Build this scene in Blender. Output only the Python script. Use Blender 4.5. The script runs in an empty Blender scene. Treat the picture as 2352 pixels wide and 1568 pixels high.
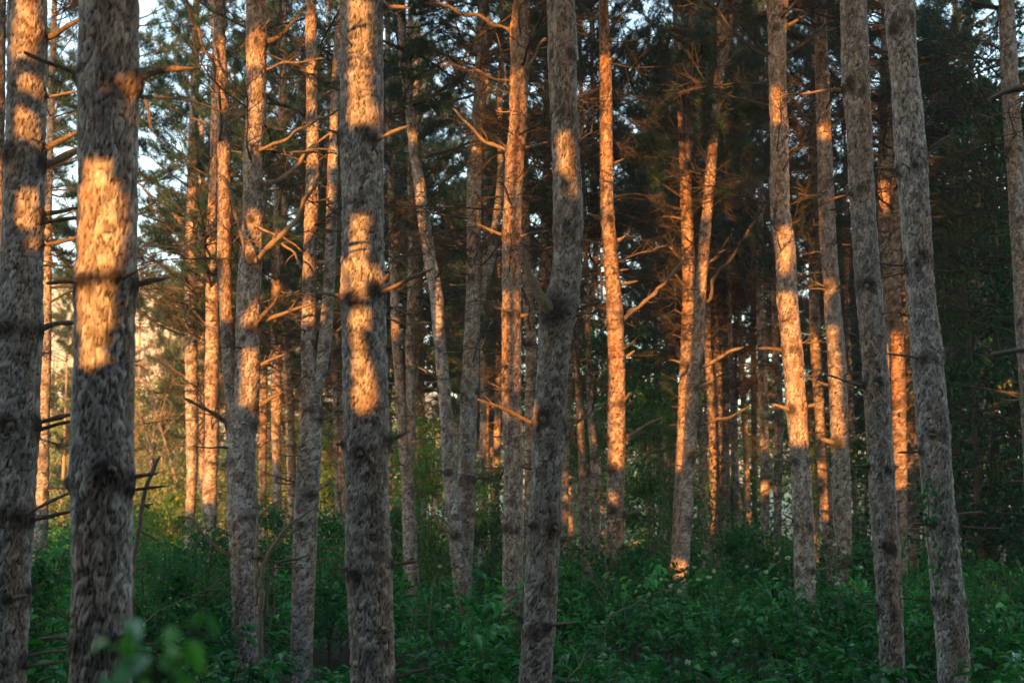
import bpy, math, random
import numpy as np
from mathutils import Vector

random.seed(7)
RNG = np.random.default_rng(11)
SC = bpy.context.scene
COL = SC.collection
R = math.radians

# ------------------------------------------------------------------ camera
FPX = 50.0 / 36.0 * 2352.0          # focal length in the units the layout was measured in
PITCH = R(7.08)
CAM_Z = 2.0
cam_d = bpy.data.cameras.new("camera")
cam_d.lens = 50.0
cam_d.sensor_width = 36.0
cam_d.clip_end = 2000
cam_d.dof.use_dof = True
cam_d.dof.focus_distance = 12.5
cam_d.dof.aperture_fstop = 2.8
cam = bpy.data.objects.new("camera", cam_d)
COL.objects.link(cam)
cam.location = (0, 0, CAM_Z)
cam.rotation_euler = (R(90) + PITCH, 0, 0)
SC.camera = cam

# ------------------------------------------------------------------ light
SUN_EL, SUN_AZ = R(7.0), R(12.0)    # low evening sun behind the viewer, a little to the left
LDIR = np.array([math.sin(SUN_AZ) * math.cos(SUN_EL), math.cos(SUN_AZ) * math.cos(SUN_EL), -math.sin(SUN_EL)])
sun_d = bpy.data.lights.new("sun", 'SUN')
sun_d.energy = 3.5
sun_d.angle = R(0.36)
sun_d.color = (1.0, 0.41, 0.095)
sun = bpy.data.objects.new("sun", sun_d)
COL.objects.link(sun)
sun.rotation_euler = Vector(LDIR).to_track_quat('-Z', 'Y').to_euler()
sun.location = (-20, -60, 40)

world = bpy.data.worlds.new("World")
SC.world = world
world.use_nodes = True
wn = world.node_tree.nodes
sky = wn.new('ShaderNodeTexSky')
sky.sky_type = 'NISHITA'
sky.sun_disc = False
sky.sun_elevation = SUN_EL
sky.sun_rotation = math.pi + SUN_AZ
sky.ozone_density = 1.0
sky.air_density = 1.0
sky.dust_density = 0.6
wn['Background'].inputs['Strength'].default_value = 0.15
world.node_tree.links.new(sky.outputs[0], wn['Background'].inputs[0])

SC.view_settings.view_transform = 'Standard'
SC.view_settings.look = 'None'
SC.view_settings.gamma = 1.0
SC.view_settings.exposure = 2.1
SC.render.engine = 'CYCLES'
SC.cycles.use_denoising = True
SC.cycles.max_bounces = 6
SC.cycles.diffuse_bounces = 4
SC.cycles.glossy_bounces = 2
SC.cycles.transmission_bounces = 3
SC.cycles.transparent_max_bounces = 4

# ------------------------------------------------------------------ small maths helpers
CP, SP = math.cos(PITCH), math.sin(PITCH)

def at(x, y, d):
    """the point at forward distance d that the layout position (x, y) stands for"""
    u, v = (x - 1176.0) / FPX, (784.0 - y) / FPX
    dx, dy, dz = u, CP - v * SP, SP + v * CP
    t = d / dy
    return np.array([dx * t, d, CAM_Z + dz * t])

def wid(w, y, d):
    v = (784.0 - y) / FPX
    return w / FPX * d / (CP - v * SP)

def frac(a):
    return a - np.floor(a)

def hash2(i, j, s=0.0):
    return frac(np.sin(i * 127.1 + j * 311.7 + s * 74.7) * 43758.5453)

def vnoise(x, y, s=0.0):
    """smooth value noise, 0..1"""
    xi, yi = np.floor(x), np.floor(y)
    fx, fy = x - xi, y - yi
    fx = fx * fx * (3 - 2 * fx)
    fy = fy * fy * (3 - 2 * fy)
    a = hash2(xi, yi, s); b = hash2(xi + 1, yi, s); c = hash2(xi, yi + 1, s); d = hash2(xi + 1, yi + 1, s)
    return (a * (1 - fx) + b * fx) * (1 - fy) + (c * (1 - fx) + d * fx) * fy

def ground_z(x, y):
    x = np.asarray(x, float); y = np.asarray(y, float)
    far = np.clip((y - 62.0) / 100.0, 0, 1.6)
    return (vnoise(x * 0.21, y * 0.21, 3) - 0.5) * 0.16 + far * far * 7.5 * (1 + 1.2 * np.clip((-x - 8.0) / 30.0, 0, 1))

# ------------------------------------------------------------------ mesh helpers
class Buf:
    """collects vertices and quads/triangles, then becomes ONE mesh"""
    def __init__(self):
        self.v = []; self.q = []; self.t = []; self.qm = []; self.tm = []; self.a = {}; self.n = 0
    def add(self, v, quads=None, tris=None, mat=0, **attrs):
        v = np.asarray(v, float).reshape(-1, 3)
        if quads is not None and len(quads):
            quads = np.asarray(quads, np.int64) + self.n
            self.q.append(quads); self.qm.append(np.full(len(quads), mat))
        if tris is not None and len(tris):
            tris = np.asarray(tris, np.int64) + self.n
            self.t.append(tris); self.tm.append(np.full(len(tris), mat))
        for k in set(list(attrs) + list(self.a)):
            lst = self.a.setdefault(k, [np.zeros(self.n)] if self.n else [])
            val = attrs.get(k, 0.0)
            lst.append(np.broadcast_to(np.asarray(val, float), (len(v),)).copy())
        self.v.append(v); self.n += len(v)
    def mesh(self, name, mats, smooth=True):
        me = bpy.data.meshes.new(name)
        v = np.concatenate(self.v)
        q = np.concatenate(self.q) if self.q else np.zeros((0, 4), np.int64)
        t = np.concatenate(self.t) if self.t else np.zeros((0, 3), np.int64)
        me.vertices.add(len(v)); me.vertices.foreach_set("co", v.astype(np.float32).ravel())
        nl = q.size + t.size
        me.loops.add(nl)
        me.loops.foreach_set("vertex_index", np.concatenate([q.ravel(), t.ravel()]).astype(np.int32))
        npoly = len(q) + len(t)
        me.polygons.add(npoly)
        start = np.concatenate([np.arange(len(q)) * 4, q.size + np.arange(len(t)) * 3]).astype(np.int32)
        me.polygons.foreach_set("loop_start", start)
        mi = np.concatenate((self.qm if self.qm else []) + (self.tm if self.tm else [])).astype(np.int32)
        me.polygons.foreach_set("material_index", mi)
        me.polygons.foreach_set("use_smooth", np.full(npoly, smooth))
        for k, lst in self.a.items():
            at_ = me.attributes.new(k, 'FLOAT', 'POINT')
            at_.data.foreach_set("value", np.concatenate(lst).astype(np.float32))
        for m in (mats if isinstance(mats, (list, tuple)) else [mats]):
            me.materials.append(m)
        me.update(calc_edges=True)
        me.validate()
        return me

def link(name, data, parent=None, loc=None):
    o = bpy.data.objects.new(name, data)
    COL.objects.link(o)
    if parent is not None:
        o.parent = parent
    if loc is not None:
        o.location = loc
    return o

def thing(name, label, cat, loc, group=None):
    o = link(name, None, None, loc)
    o.empty_display_size = 0.2
    o['label'] = label; o['category'] = cat
    if group: o['group'] = group
    return o

def tube(pts, rad, sides=8, cap=True, rough=0.0, seed=0):
    """a bent tapering limb along pts"""
    pts = np.asarray(pts, float); rad = np.asarray(rad, float)
    n = len(pts)
    tan = np.gradient(pts, axis=0)
    tan /= np.linalg.norm(tan, axis=1, keepdims=True) + 1e-9
    ref = np.array([0, 0, 1.0]) if abs(tan[0][2]) < 0.8 else np.array([1.0, 0, 0])
    N = np.zeros((n, 3)); 
    a = np.cross(tan[0], ref); a /= np.linalg.norm(a)
    for i in range(n):
        a = a - tan[i] * a.dot(tan[i]); a /= np.linalg.norm(a) + 1e-9
        N[i] = a
    B = np.cross(tan, N)
    th = np.arange(sides) / sides * 2 * math.pi
    rr = rad[:, None] * np.ones((1, sides))
    if rough:
        rr = rr * (1 + rough * (hash2(np.arange(n)[:, None] * 1.0, np.arange(sides)[None, :] * 1.0, seed) - 0.5) * 2)
    v = pts[:, None, :] + rr[..., None] * (np.cos(th)[None, :, None] * N[:, None, :] + np.sin(th)[None, :, None] * B[:, None, :])
    i = np.arange(n - 1)[:, None] * sides; j = np.arange(sides)[None, :]; j2 = (j + 1) % sides
    q = np.stack([i + j, i + j2, i + sides + j2, i + sides + j], -1).reshape(-1, 4)
    v = v.reshape(-1, 3); tri = []
    if cap:
        k = len(v)
        v = np.vstack([v, pts[-1] + tan[-1] * rad[-1] * 0.6])
        b = (n - 1) * sides
        tri = [[b + s, b + (s + 1) % sides, k] for s in range(sides)]
    return v, q, tri

def smooth_path(p, n):
    p = np.asarray(p, float)
    s = np.concatenate([[0], np.cumsum(np.linalg.norm(np.diff(p, axis=0), axis=1))])
    s /= s[-1]
    u = np.linspace(0, 1, n)
    out = np.stack([np.interp(u, s, p[:, k]) for k in range(p.shape[1])], -1)
    for _ in range(2):
        m = out.copy()
        m[1:-1] = 0.25 * out[:-2] + 0.5 * out[1:-1] + 0.25 * out[2:]
        out = m
    return out

# ------------------------------------------------------------------ materials
def mat_base(name):
    m = bpy.data.materials.new(name); m.use_nodes = True
    nt = m.node_tree
    return m, nt, nt.nodes, nt.links, nt.nodes['Principled BSDF']

def ramp(nd, stops):
    r = nd.new('ShaderNodeValToRGB')
    cr = r.color_ramp
    while len(cr.elements) < len(stops): cr.elements.new(0.5)
    for e, (p, c) in zip(cr.elements, stops):
        e.position = p; e.color = (c[0], c[1], c[2], 1)
    return r

def attr(nd, name):
    a = nd.new('ShaderNodeAttribute'); a.attribute_name = name
    return a.outputs['Fac']

def math_node(nd, lk, op, a, b):
    m = nd.new('ShaderNodeMath'); m.operation = op
    for k, s in enumerate((a, b)):
        if isinstance(s, (int, float)): m.inputs[k].default_value = s
        else: lk.new(s, m.inputs[k])
    return m.outputs[0]

def mix_rgb(nd, lk, fac, a, b, mode='MIX'):
    m = nd.new('ShaderNodeMix'); m.data_type = 'RGBA'; m.blend_type = mode
    for s, k in ((fac, 0), (a, 6), (b, 7)):
        if isinstance(s, (int, float)): m.inputs[k].default_value = s
        elif isinstance(s, tuple): m.inputs[k].default_value = (*s, 1)
        else: lk.new(s, m.inputs[k])
    return m.outputs[2]

def noise(nd, lk, scale, detail=3, vec=None, rough=0.55):
    n = nd.new('ShaderNodeTexNoise'); n.inputs['Scale'].default_value = scale
    n.inputs['Detail'].default_value = detail; n.inputs['Roughness'].default_value = rough
    if vec is not None: lk.new(vec, n.inputs['Vector'])
    return n.outputs['Fac']

def make_bark():
    m, nt, nd, lk, bs = mat_base("pine_bark")
    geo = nd.new('ShaderNodeNewGeometry')
    mp = nd.new('ShaderNodeMapping'); mp.inputs['Scale'].default_value = (1, 1, 0.35)
    lk.new(geo.outputs['Position'], mp.inputs['Vector'])
    fine = noise(nd, lk, 95, 4, mp.outputs[0], 0.65)
    mid = noise(nd, lk, 22, 3, mp.outputs[0])
    big = noise(nd, lk, 3.0, 3, mp.outputs[0])
    plate = attr(nd, 'plate'); crack = attr(nd, 'crack'); dark = attr(nd, 'dark'); rufous = attr(nd, 'rufous')
    pm = math_node(nd, lk, 'ADD', math_node(nd, lk, 'MULTIPLY', plate, 0.75), math_node(nd, lk, 'MULTIPLY', mid, 0.4))
    grey = ramp(nd, [(0.10, (0.122, 0.110, 0.100)), (0.42, (0.212, 0.200, 0.188)), (0.7, (0.305, 0.295, 0.280)), (0.95, (0.43, 0.42, 0.405))])
    lk.new(pm, grey.inputs[0])
    red = ramp(nd, [(0.15, (0.13, 0.066, 0.036)), (0.5, (0.27, 0.150, 0.086)), (0.9, (0.42, 0.27, 0.175))])
    lk.new(pm, red.inputs[0])
    rf = math_node(nd, lk, 'MULTIPLY', rufous, math_node(nd, lk, 'ADD', 0.45, math_node(nd, lk, 'MULTIPLY', big, 1.1)))
    rfc = nd.new('ShaderNodeClamp'); lk.new(rf, rfc.inputs[0])
    c = mix_rgb(nd, lk, rfc.outputs[0], grey.outputs[0], red.outputs[0])
    fr = ramp(nd, [(0.3, (0.5, 0.48, 0.46)), (0.7, (1.3, 1.3, 1.3))])
    lk.new(fine, fr.inputs[0])
    c = mix_rgb(nd, lk, 1.0, c, fr.outputs[0], 'MULTIPLY')
    ck = ramp(nd, [(0.0, (0.09, 0.075, 0.065)), (0.4, (0.66, 0.64, 0.62)), (0.75, (1.08, 1.08, 1.08))])
    lk.new(crack, ck.inputs[0])
    c = mix_rgb(nd, lk, 1.0, c, ck.outputs[0], 'MULTIPLY')
    c = mix_rgb(nd, lk, dark, c, (0.035, 0.027, 0.021))
    oi = nd.new('ShaderNodeObjectInfo')
    tone = ramp(nd, [(0.0, (0.84, 0.80, 0.76)), (0.5, (1.0, 1.0, 1.0)), (1.0, (1.14, 1.13, 1.12))])
    lk.new(oi.outputs['Random'], tone.inputs[0])
    c = mix_rgb(nd, lk, 1.0, c, tone.outputs[0], 'MULTIPLY')
    lk.new(c, bs.inputs['Base Color'])
    bs.inputs['Roughness'].default_value = 0.88
    bs.inputs['Specular IOR Level'].default_value = 0.2
    h = math_node(nd, lk, 'ADD', math_node(nd, lk, 'MULTIPLY', fine, 0.5), math_node(nd, lk, 'ADD', math_node(nd, lk, 'MULTIPLY', mid, 0.5), math_node(nd, lk, 'MULTIPLY', crack, 0.7)))
    b = nd.new('ShaderNodeBump'); b.inputs['Strength'].default_value = 0.75; b.inputs['Distance'].default_value = 0.012
    lk.new(h, b.inputs['Height']); lk.new(b.outputs[0], bs.inputs['Normal'])
    return m

def make_wood(name, dark, light, scale=40):
    m, nt, nd, lk, bs = mat_base(name)
    geo = nd.new('ShaderNodeNewGeometry')
    oi = nd.new('ShaderNodeObjectInfo')
    n1 = noise(nd, lk, scale, 4, geo.outputs['Position'], 0.65)
    k = math_node(nd, lk, 'ADD', math_node(nd, lk, 'MULTIPLY', n1, 0.8), math_node(nd, lk, 'MULTIPLY', oi.outputs['Random'], 0.25))
    r = ramp(nd, [(0.3, dark), (0.8, light)])
    lk.new(k, r.inputs[0]); lk.new(r.outputs[0], bs.inputs['Base Color'])
    bs.inputs['Roughness'].default_value = 0.85; bs.inputs['Specular IOR Level'].default_value = 0.2
    b = nd.new('ShaderNodeBump'); b.inputs['Strength'].default_value = 0.6; b.inputs['Distance'].default_value = 0.008
    lk.new(n1, b.inputs['Height']); lk.new(b.outputs[0], bs.inputs['Normal'])
    return m

def make_leaf(name, stops, translucent=0.35, rough=0.42, spec=0.4):
    m, nt, nd, lk, bs = mat_base(name)
    t = attr(nd, 'tint')
    r = ramp(nd, stops); lk.new(t, r.inputs[0])
    lk.new(r.outputs[0], bs.inputs['Base Color'])
    bs.inputs['Roughness'].default_value = rough; bs.inputs['Specular IOR Level'].default_value = spec
    tr = nd.new('ShaderNodeBsdfTranslucent')
    c2 = mix_rgb(nd, lk, 1.0, r.outputs[0], (1.5, 1.7, 0.7), 'MULTIPLY')
    lk.new(c2, tr.inputs[0])
    mx = nd.new('ShaderNodeMixShader'); mx.inputs[0].default_value = translucent
    lk.new(bs.outputs[0], mx.inputs[1]); lk.new(tr.outputs[0], mx.inputs[2])
    lk.new(mx.outputs[0], nd['Material Output'].inputs['Surface'])
    return m

BARK = make_bark()
DEAD = make_wood("dead_wood", (0.04, 0.030, 0.022), (0.28, 0.205, 0.135))
FINETWIG = make_wood("fine_dead_twigs", (0.016, 0.013, 0.010), (0.11, 0.084, 0.060))
PALEWOOD = make_wood("weathered_wood", (0.10, 0.085, 0.065), (0.36, 0.30, 0.22))
TWIG = make_wood("twig_bark", (0.05, 0.038, 0.028), (0.16, 0.12, 0.085))
NEEDLE = make_leaf("pine_needles", [(0.0, (0.008, 0.030, 0.022)), (0.6, (0.018, 0.066, 0.044)), (1.0, (0.045, 0.095, 0.040))], 0.18, 0.5, 0.3)
UNDER = make_leaf("undergrowth_leaves", [(0.0, (0.007, 0.065, 0.012)), (0.45, (0.022, 0.170, 0.034)), (0.8, (0.060, 0.31, 0.065)), (1.0, (0.16, 0.36, 0.06))], 0.3, 0.38, 0.55)
BROAD = make_leaf("broad_leaves", [(0.0, (0.012, 0.065, 0.020)), (0.6, (0.035, 0.16, 0.045)), (1.0, (0.12, 0.22, 0.04))], 0.4)
THICK = make_leaf("screen_leaves", [(0.0, (0.012, 0.035, 0.014)), (1.0, (0.03, 0.075, 0.025))], 0.0, 0.6, 0.3)  # leaf colour of the added sun screen behind the viewer
DARKLEAF = make_leaf("shade_leaves", [(0.0, (0.006, 0.035, 0.012)), (0.6, (0.018, 0.085, 0.028)), (1.0, (0.06, 0.13, 0.03))], 0.35)
YOUNG = make_leaf("young_leaves", [(0.0, (0.05, 0.13, 0.03)), (0.5, (0.11, 0.21, 0.045)), (1.0, (0.28, 0.28, 0.05))], 0.45)
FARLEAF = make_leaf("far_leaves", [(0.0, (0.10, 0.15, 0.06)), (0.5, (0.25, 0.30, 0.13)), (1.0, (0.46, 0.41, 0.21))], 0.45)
BLOSSOM = make_leaf("blossom", [(0.0, (0.45, 0.50, 0.36)), (1.0, (0.62, 0.64, 0.5))], 0.2)

def make_ground():
    m, nt, nd, lk, bs = mat_base("forest_floor")
    geo = nd.new('ShaderNodeNewGeometry')
    n1 = noise(nd, lk, 14, 6, geo.outputs['Position'], 0.7)
    r = ramp(nd, [(0.3, (0.018, 0.014, 0.010)), (0.55, (0.05, 0.036, 0.022)), (0.8, (0.085, 0.065, 0.038))])
    lk.new(n1, r.inputs[0])
    sep = nd.new('ShaderNodeSeparateXYZ'); lk.new(geo.outputs['Position'], sep.inputs[0])
    mr = nd.new('ShaderNodeMapRange'); mr.inputs['From Min'].default_value = 64; mr.inputs['From Max'].default_value = 82
    lk.new(sep.outputs['Y'], mr.inputs['Value'])
    n2 = noise(nd, lk, 0.8, 4, geo.outputs['Position'])
    g = ramp(nd, [(0.3, (0.46, 0.43, 0.24)), (0.7, (0.70, 0.63, 0.42))]); lk.new(n2, g.inputs[0])
    c = mix_rgb(nd, lk, mr.outputs[0], r.outputs[0], g.outputs[0])
    lk.new(c, bs.inputs['Base Color']); bs.inputs['Roughness'].default_value = 0.95
    b = nd.new('ShaderNodeBump'); b.inputs['Distance'].default_value = 0.05
    lk.new(n1, b.inputs['Height']); lk.new(b.outputs[0], bs.inputs['Normal'])
    return m

# ------------------------------------------------------------------ ground (structure)
def build_ground():
    xs = np.concatenate([np.linspace(-600, -90, 14), np.linspace(-84, 84, 113), np.linspace(90, 600, 14)])
    ys = np.concatenate([np.linspace(-300, -30, 10), np.linspace(-27, 130, 105), np.linspace(140, 900, 24)])
    X, Y = np.meshgrid(xs, ys)
    v = np.stack([X, Y, ground_z(X, Y)], -1).reshape(-1, 3)
    nx, ny = len(xs), len(ys)
    i = np.arange(ny - 1)[:, None] * nx + np.arange(nx - 1)[None, :]
    q = np.stack([i, i + 1, i + nx + 1, i + nx], -1).reshape(-1, 4)
    b = Buf(); b.add(v, q)
    o = link("ground", b.mesh("ground", make_ground()))
    o['kind'] = 'structure'; o['label'] = 'brown forest floor rising to a dry grassy slope behind the pines'
build_ground()

# ------------------------------------------------------------------ pine trunks
def bark_attrs(th, z, rad, seed, cw, ch):
    """irregular flaking plates on the unrolled trunk: plate tone, crack depth"""
    nx = max(6, int(round(2 * math.pi * rad / cw)))
    warp = (vnoise(th * 9 + seed, z * 11, seed) - 0.5)
    warp2 = (vnoise(th * 9, z * 7 + 40 + seed, seed + 5) - 0.5)
    gx = th / (2 * math.pi) * nx + warp * 1.3
    gz = z / ch + warp2 * 1.3
    ix, iz = np.floor(gx), np.floor(gz)
    f1 = np.full(th.shape, 9.0); f2 = np.full(th.shape, 9.0); idv = np.zeros(th.shape); tilt = np.zeros(th.shape)
    for a in (-1, 0, 1):
        for b in (-1, 0, 1):
            cx, cz = ix + a, iz + b
            cm = np.mod(cx, nx)
            px = cx + 0.15 + 0.7 * hash2(cm, cz, seed); pz = cz + 0.1 + 0.8 * hash2(cm, cz, seed + 1.7)
            dd = np.hypot(gx - px, gz - pz)
            near = dd < f1
            f2 = np.where(near, f1, np.minimum(f2, dd))
            idv = np.where(near, hash2(cm, cz, seed + 3.1), idv)
            tilt = np.where(near, gz - pz, tilt)
            f1 = np.where(near, dd, f1)
    crack = np.clip((f2 - f1) / 0.25, 0, 1)
    return idv, crack, tilt

FRAME_TOP = 20.6
def trunk_mesh(name, tr, seed, z_end=16.5, stem=False, r_end=0.035):
    """tr: world samples (x, y, z, r) from the ground up; returns a Buf-made mesh in coordinates relative to base"""
    P, base, d = tr['path'], tr['base'], tr['d']
    z0, z1 = P[0, 2], P[-1, 2]
    z_vis = CAM_Z + d * math.tan(R(FRAME_TOP)) + 0.5
    px = d / 1422.0
    step = max(0.018, px * 1.15)
    zf = np.arange(z0, min(z_vis, z_end), step)
    zc = np.arange(zf[-1] + 0.25, z_end, 0.25)
    zs = np.concatenate([zf, zc, [z_end]])
    cx = np.interp(zs, P[:, 2], P[:, 0]); cy = np.interp(zs, P[:, 2], P[:, 1]); cr = np.interp(zs, P[:, 2], P[:, 3])
    r0 = float(np.median(P[:, 3]))
    n = int(np.clip(2 * math.pi * r0 / max(px * 1.05, 0.006), 16, 128))
    th = np.arange(n) / n * 2 * math.pi
    TH, Z = np.meshgrid(th, zs)
    cw = 0.025 + 0.008 * frac(np.array(seed * .37)) if d < 18 else max(0.03, px * 2.2)
    ch = 0.046 + 0.018 * frac(np.array(seed * .53)) if d < 18 else max(0.06, px * 3.2)
    plate, crack, tilt = bark_attrs(TH, Z, r0, seed, cw, ch)
    lump = vnoise(np.cos(TH) * 1.5 + 5 + seed, Z * 2.2 + np.sin(TH) * 1.2, seed)
    rr = cr[:, None] * (1 + 0.07 * (lump - 0.5))
    amp = min(1.0, r0 / 0.12)
    rr = rr + amp * (0.009 * (crack - 0.6) + 0.010 * (plate - 0.5) - 0.004 * np.clip(tilt, -0.6, 0.6))
    dark = np.zeros_like(rr)
    for wz in tr['whorls']:
        g = np.exp(-((Z - wz) / 0.085) ** 2)
        rr = rr + cr[:, None] * 0.05 * g
        patch = vnoise(np.cos(TH) * 2.3 + wz * 3, np.sin(TH) * 2.3 + Z * 9, seed + wz)
        dark = np.maximum(dark, np.clip(np.exp(-((Z - wz + 0.02) / 0.07) ** 2) * (patch * 3.2 - 1.5) * (0.55 + 0.9 * plate), 0, 0.8))
    for (kz, kth, ks) in tr['knots']:
        dth = np.abs((TH - kth + math.pi) % (2 * math.pi) - math.pi) * r0
        g = np.exp(-(dth ** 2 + ((Z - kz) * 0.8) ** 2) / ks ** 2)
        dark = np.maximum(dark, np.clip(g * 1.5 * (0.5 + plate), 0, 0.95))
        rr = rr + 0.02 * np.exp(-((dth ** 2 + (Z - kz) ** 2) / (ks * 1.2) ** 2)) * amp
    if not stem:
        rr = rr * (1 + 0.35 * np.exp(-np.clip(Z - z0, 0, 9) / 0.22)[:, :])
    rufous = np.clip((Z - 5.0) / 4.0, 0, 1) * 0.25 + 0.5 * np.clip(vnoise(np.cos(TH) * 1.3 + seed, Z * 1.1 + np.sin(TH), seed + 9) * 2.2 - 1.0, 0, 1) + 0.1
    if tr.get('red'): rufous = rufous + tr['red']
    V = np.stack([cx[:, None] + rr * np.cos(TH), cy[:, None] + rr * np.sin(TH), Z], -1) - base
    m = len(zs)
    i = np.arange(m - 1)[:, None] * n; j = np.arange(n)[None, :]; j2 = (j + 1) % n
    q = np.stack([i + j, i + j2, i + n + j2, i + n + j], -1).reshape(-1, 4)
    b = Buf()
    b.add(V.reshape(-1, 3), q, plate=plate.ravel(), crack=crack.ravel(), dark=dark.ravel(), rufous=np.clip(rufous, 0, 1).ravel())
    return b.mesh(name, BARK)

def trunk_path(pts, d, z_end, to_ground=True, lean=0.0, taper_top=0.035):
    """pts (y, x, w) measured top to bottom -> world path from the ground up"""
    rows = []
    for (y, x, w) in pts:
        p = at(x, y, d); rows.append([p[0], p[1], p[2], wid(w, y, d) / 2])
    rows.sort(key=lambda r: r[2])
    A = np.array(rows)
    gz = float(ground_z(A[0, 0], d)) - 0.12
    k = min(3, len(A) - 1)
    if to_ground and A[0, 2] > gz:
        sx = (A[k, 0] - A[0, 0]) / max(A[k, 2] - A[0, 2], 0.3)
        sx = max(-0.12, min(0.12, sx))
        A = np.vstack([[A[0, 0] + sx * (gz - A[0, 2]), d, gz, A[0, 3] * 1.04], A])
    if A[-1, 2] < z_end:
        sx = (A[-1, 0] - A[-1 - k, 0]) / max(A[-1, 2] - A[-1 - k, 2], 0.3)
        sx = max(-0.1, min(0.1, sx)) * 0.5
        top = A[-1]
        for f in (0.5, 1.0):
            zz = top[2] + (z_end - top[2]) * f
            A = np.vstack([A, [top[0] + sx * (zz - top[2]), d, zz, top[3] + (taper_top - top[3]) * f]])
    if to_ground:
        A = A[(A[:, 2] >= gz - 1e-6)]
    # fine smooth resample over height
    zs = np.arange(A[0, 2], A[-1, 2], 0.06)
    out = np.stack([np.interp(zs, A[:, 2], A[:, c]) for c in range(4)], -1)
    ker = np.array([1, 2, 3, 2, 1.]) / 9
    for _ in range(2):
        for c in (0, 3):
            e = np.pad(out[:, c], 2, mode='edge'); 
            sm = np.convolve(e, ker, 'valid')
            out[1:-1, c] = sm[1:-1]
    out[:, 2] = zs
    out[:, 1] = d + lean * (zs - 2)
    return out

# ---- dead branches: a few grown shapes, copied about --------------------------------
def grow_branch(seed, length, twigs, rise, droop, r0):
    rg = np.random.default_rng(seed)
    b = Buf()
    def grow(p, dirv, L, r, depth, n):
        pts = [p]; dv = dirv / np.linalg.norm(dirv)
        for i in range(n):
            dv = dv + rg.normal(0, 0.13 + 0.05 * depth, 3) + np.array([0, 0, droop * 0.06 if depth else droop * 0.1])
            dv /= np.linalg.norm(dv)
            pts.append(pts[-1] + dv * L / n)
        pts = np.array(pts)
        rad = np.linspace(r, max(r * 0.35, 0.0022), len(pts))
        b.add(*tube(pts, rad, 6 if depth == 0 else (4 if depth == 1 else 3), True, 0.18, seed))
        if depth < 2:
            cnt = twigs if depth == 0 else max(1, twigs // 2)
            for _ in range(cnt):
                u = rg.uniform(0.2, 0.98)
                k = min(int(u * n), n - 1)
                q = pts[k] + (pts[k + 1] - pts[k]) * rg.uniform(0, 1)
                t = pts[k + 1] - pts[k]; t /= np.linalg.norm(t)
                side = np.cross(t, rg.normal(0, 1, 3)); side /= np.linalg.norm(side) + 1e-6
                nd = t * rg.uniform(0.45, 1.0) + side * np.array([1, 1, 0.55]) * rg.uniform(0.6, 1.1)
                grow(q, nd, L * rg.uniform(0.22, 0.52), max(r * 0.42, 0.003), depth + 1, 5 if depth == 0 else 3)
    grow(np.zeros(3), np.array([1, 0, rise]), length, r0, 0, 9)
    return b
BR_LONG = [grow_branch(100 + i, 1.0, 8 + i % 5, [0.25, -0.1, 0.45, 0.1, -0.25][i % 5], [0.5, -0.6, 0.9][i % 3], 0.011).mesh("dead_branch", FINETWIG) for i in range(12)]
BR_STUB = [grow_branch(200 + i, 1.0, i % 3, [0.1, 0.35, -0.2, 0.2][i % 4], [0.3, -0.3][i % 2], 0.05).mesh("branch_stub", DEAD) for i in range(6)]

# ---- pine crowns: a few grown shapes, copied about ----------------------------------
def needle_tuft(b, c, axis, size, n, rg, tint, width):
    axis = axis / (np.linalg.norm(axis) + 1e-9)
    dirs = rg.normal(0, 1, (n, 3)); dirs /= np.linalg.norm(dirs, axis=1, keepdims=True)
    dirs = dirs + axis * 0.75; dirs /= np.linalg.norm(dirs, axis=1, keepdims=True)
    L = size * rg.uniform(0.7, 1.1, (n, 1))
    org = c + axis * rg.uniform(-0.09, 0.05, (n, 1))
    side = np.cross(dirs, rg.normal(0, 1, (n, 3))); side /= np.linalg.norm(side, axis=1, keepdims=True) + 1e-9
    v = np.stack([org + side * width, org - side * width, org + dirs * L], 1).reshape(-1, 3)
    t = np.arange(n * 3).reshape(-1, 3)
    b.add(v, None, t, 1, tint=np.repeat(np.clip(tint + rg.normal(0, 0.12, n), 0, 1), 3))

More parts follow.
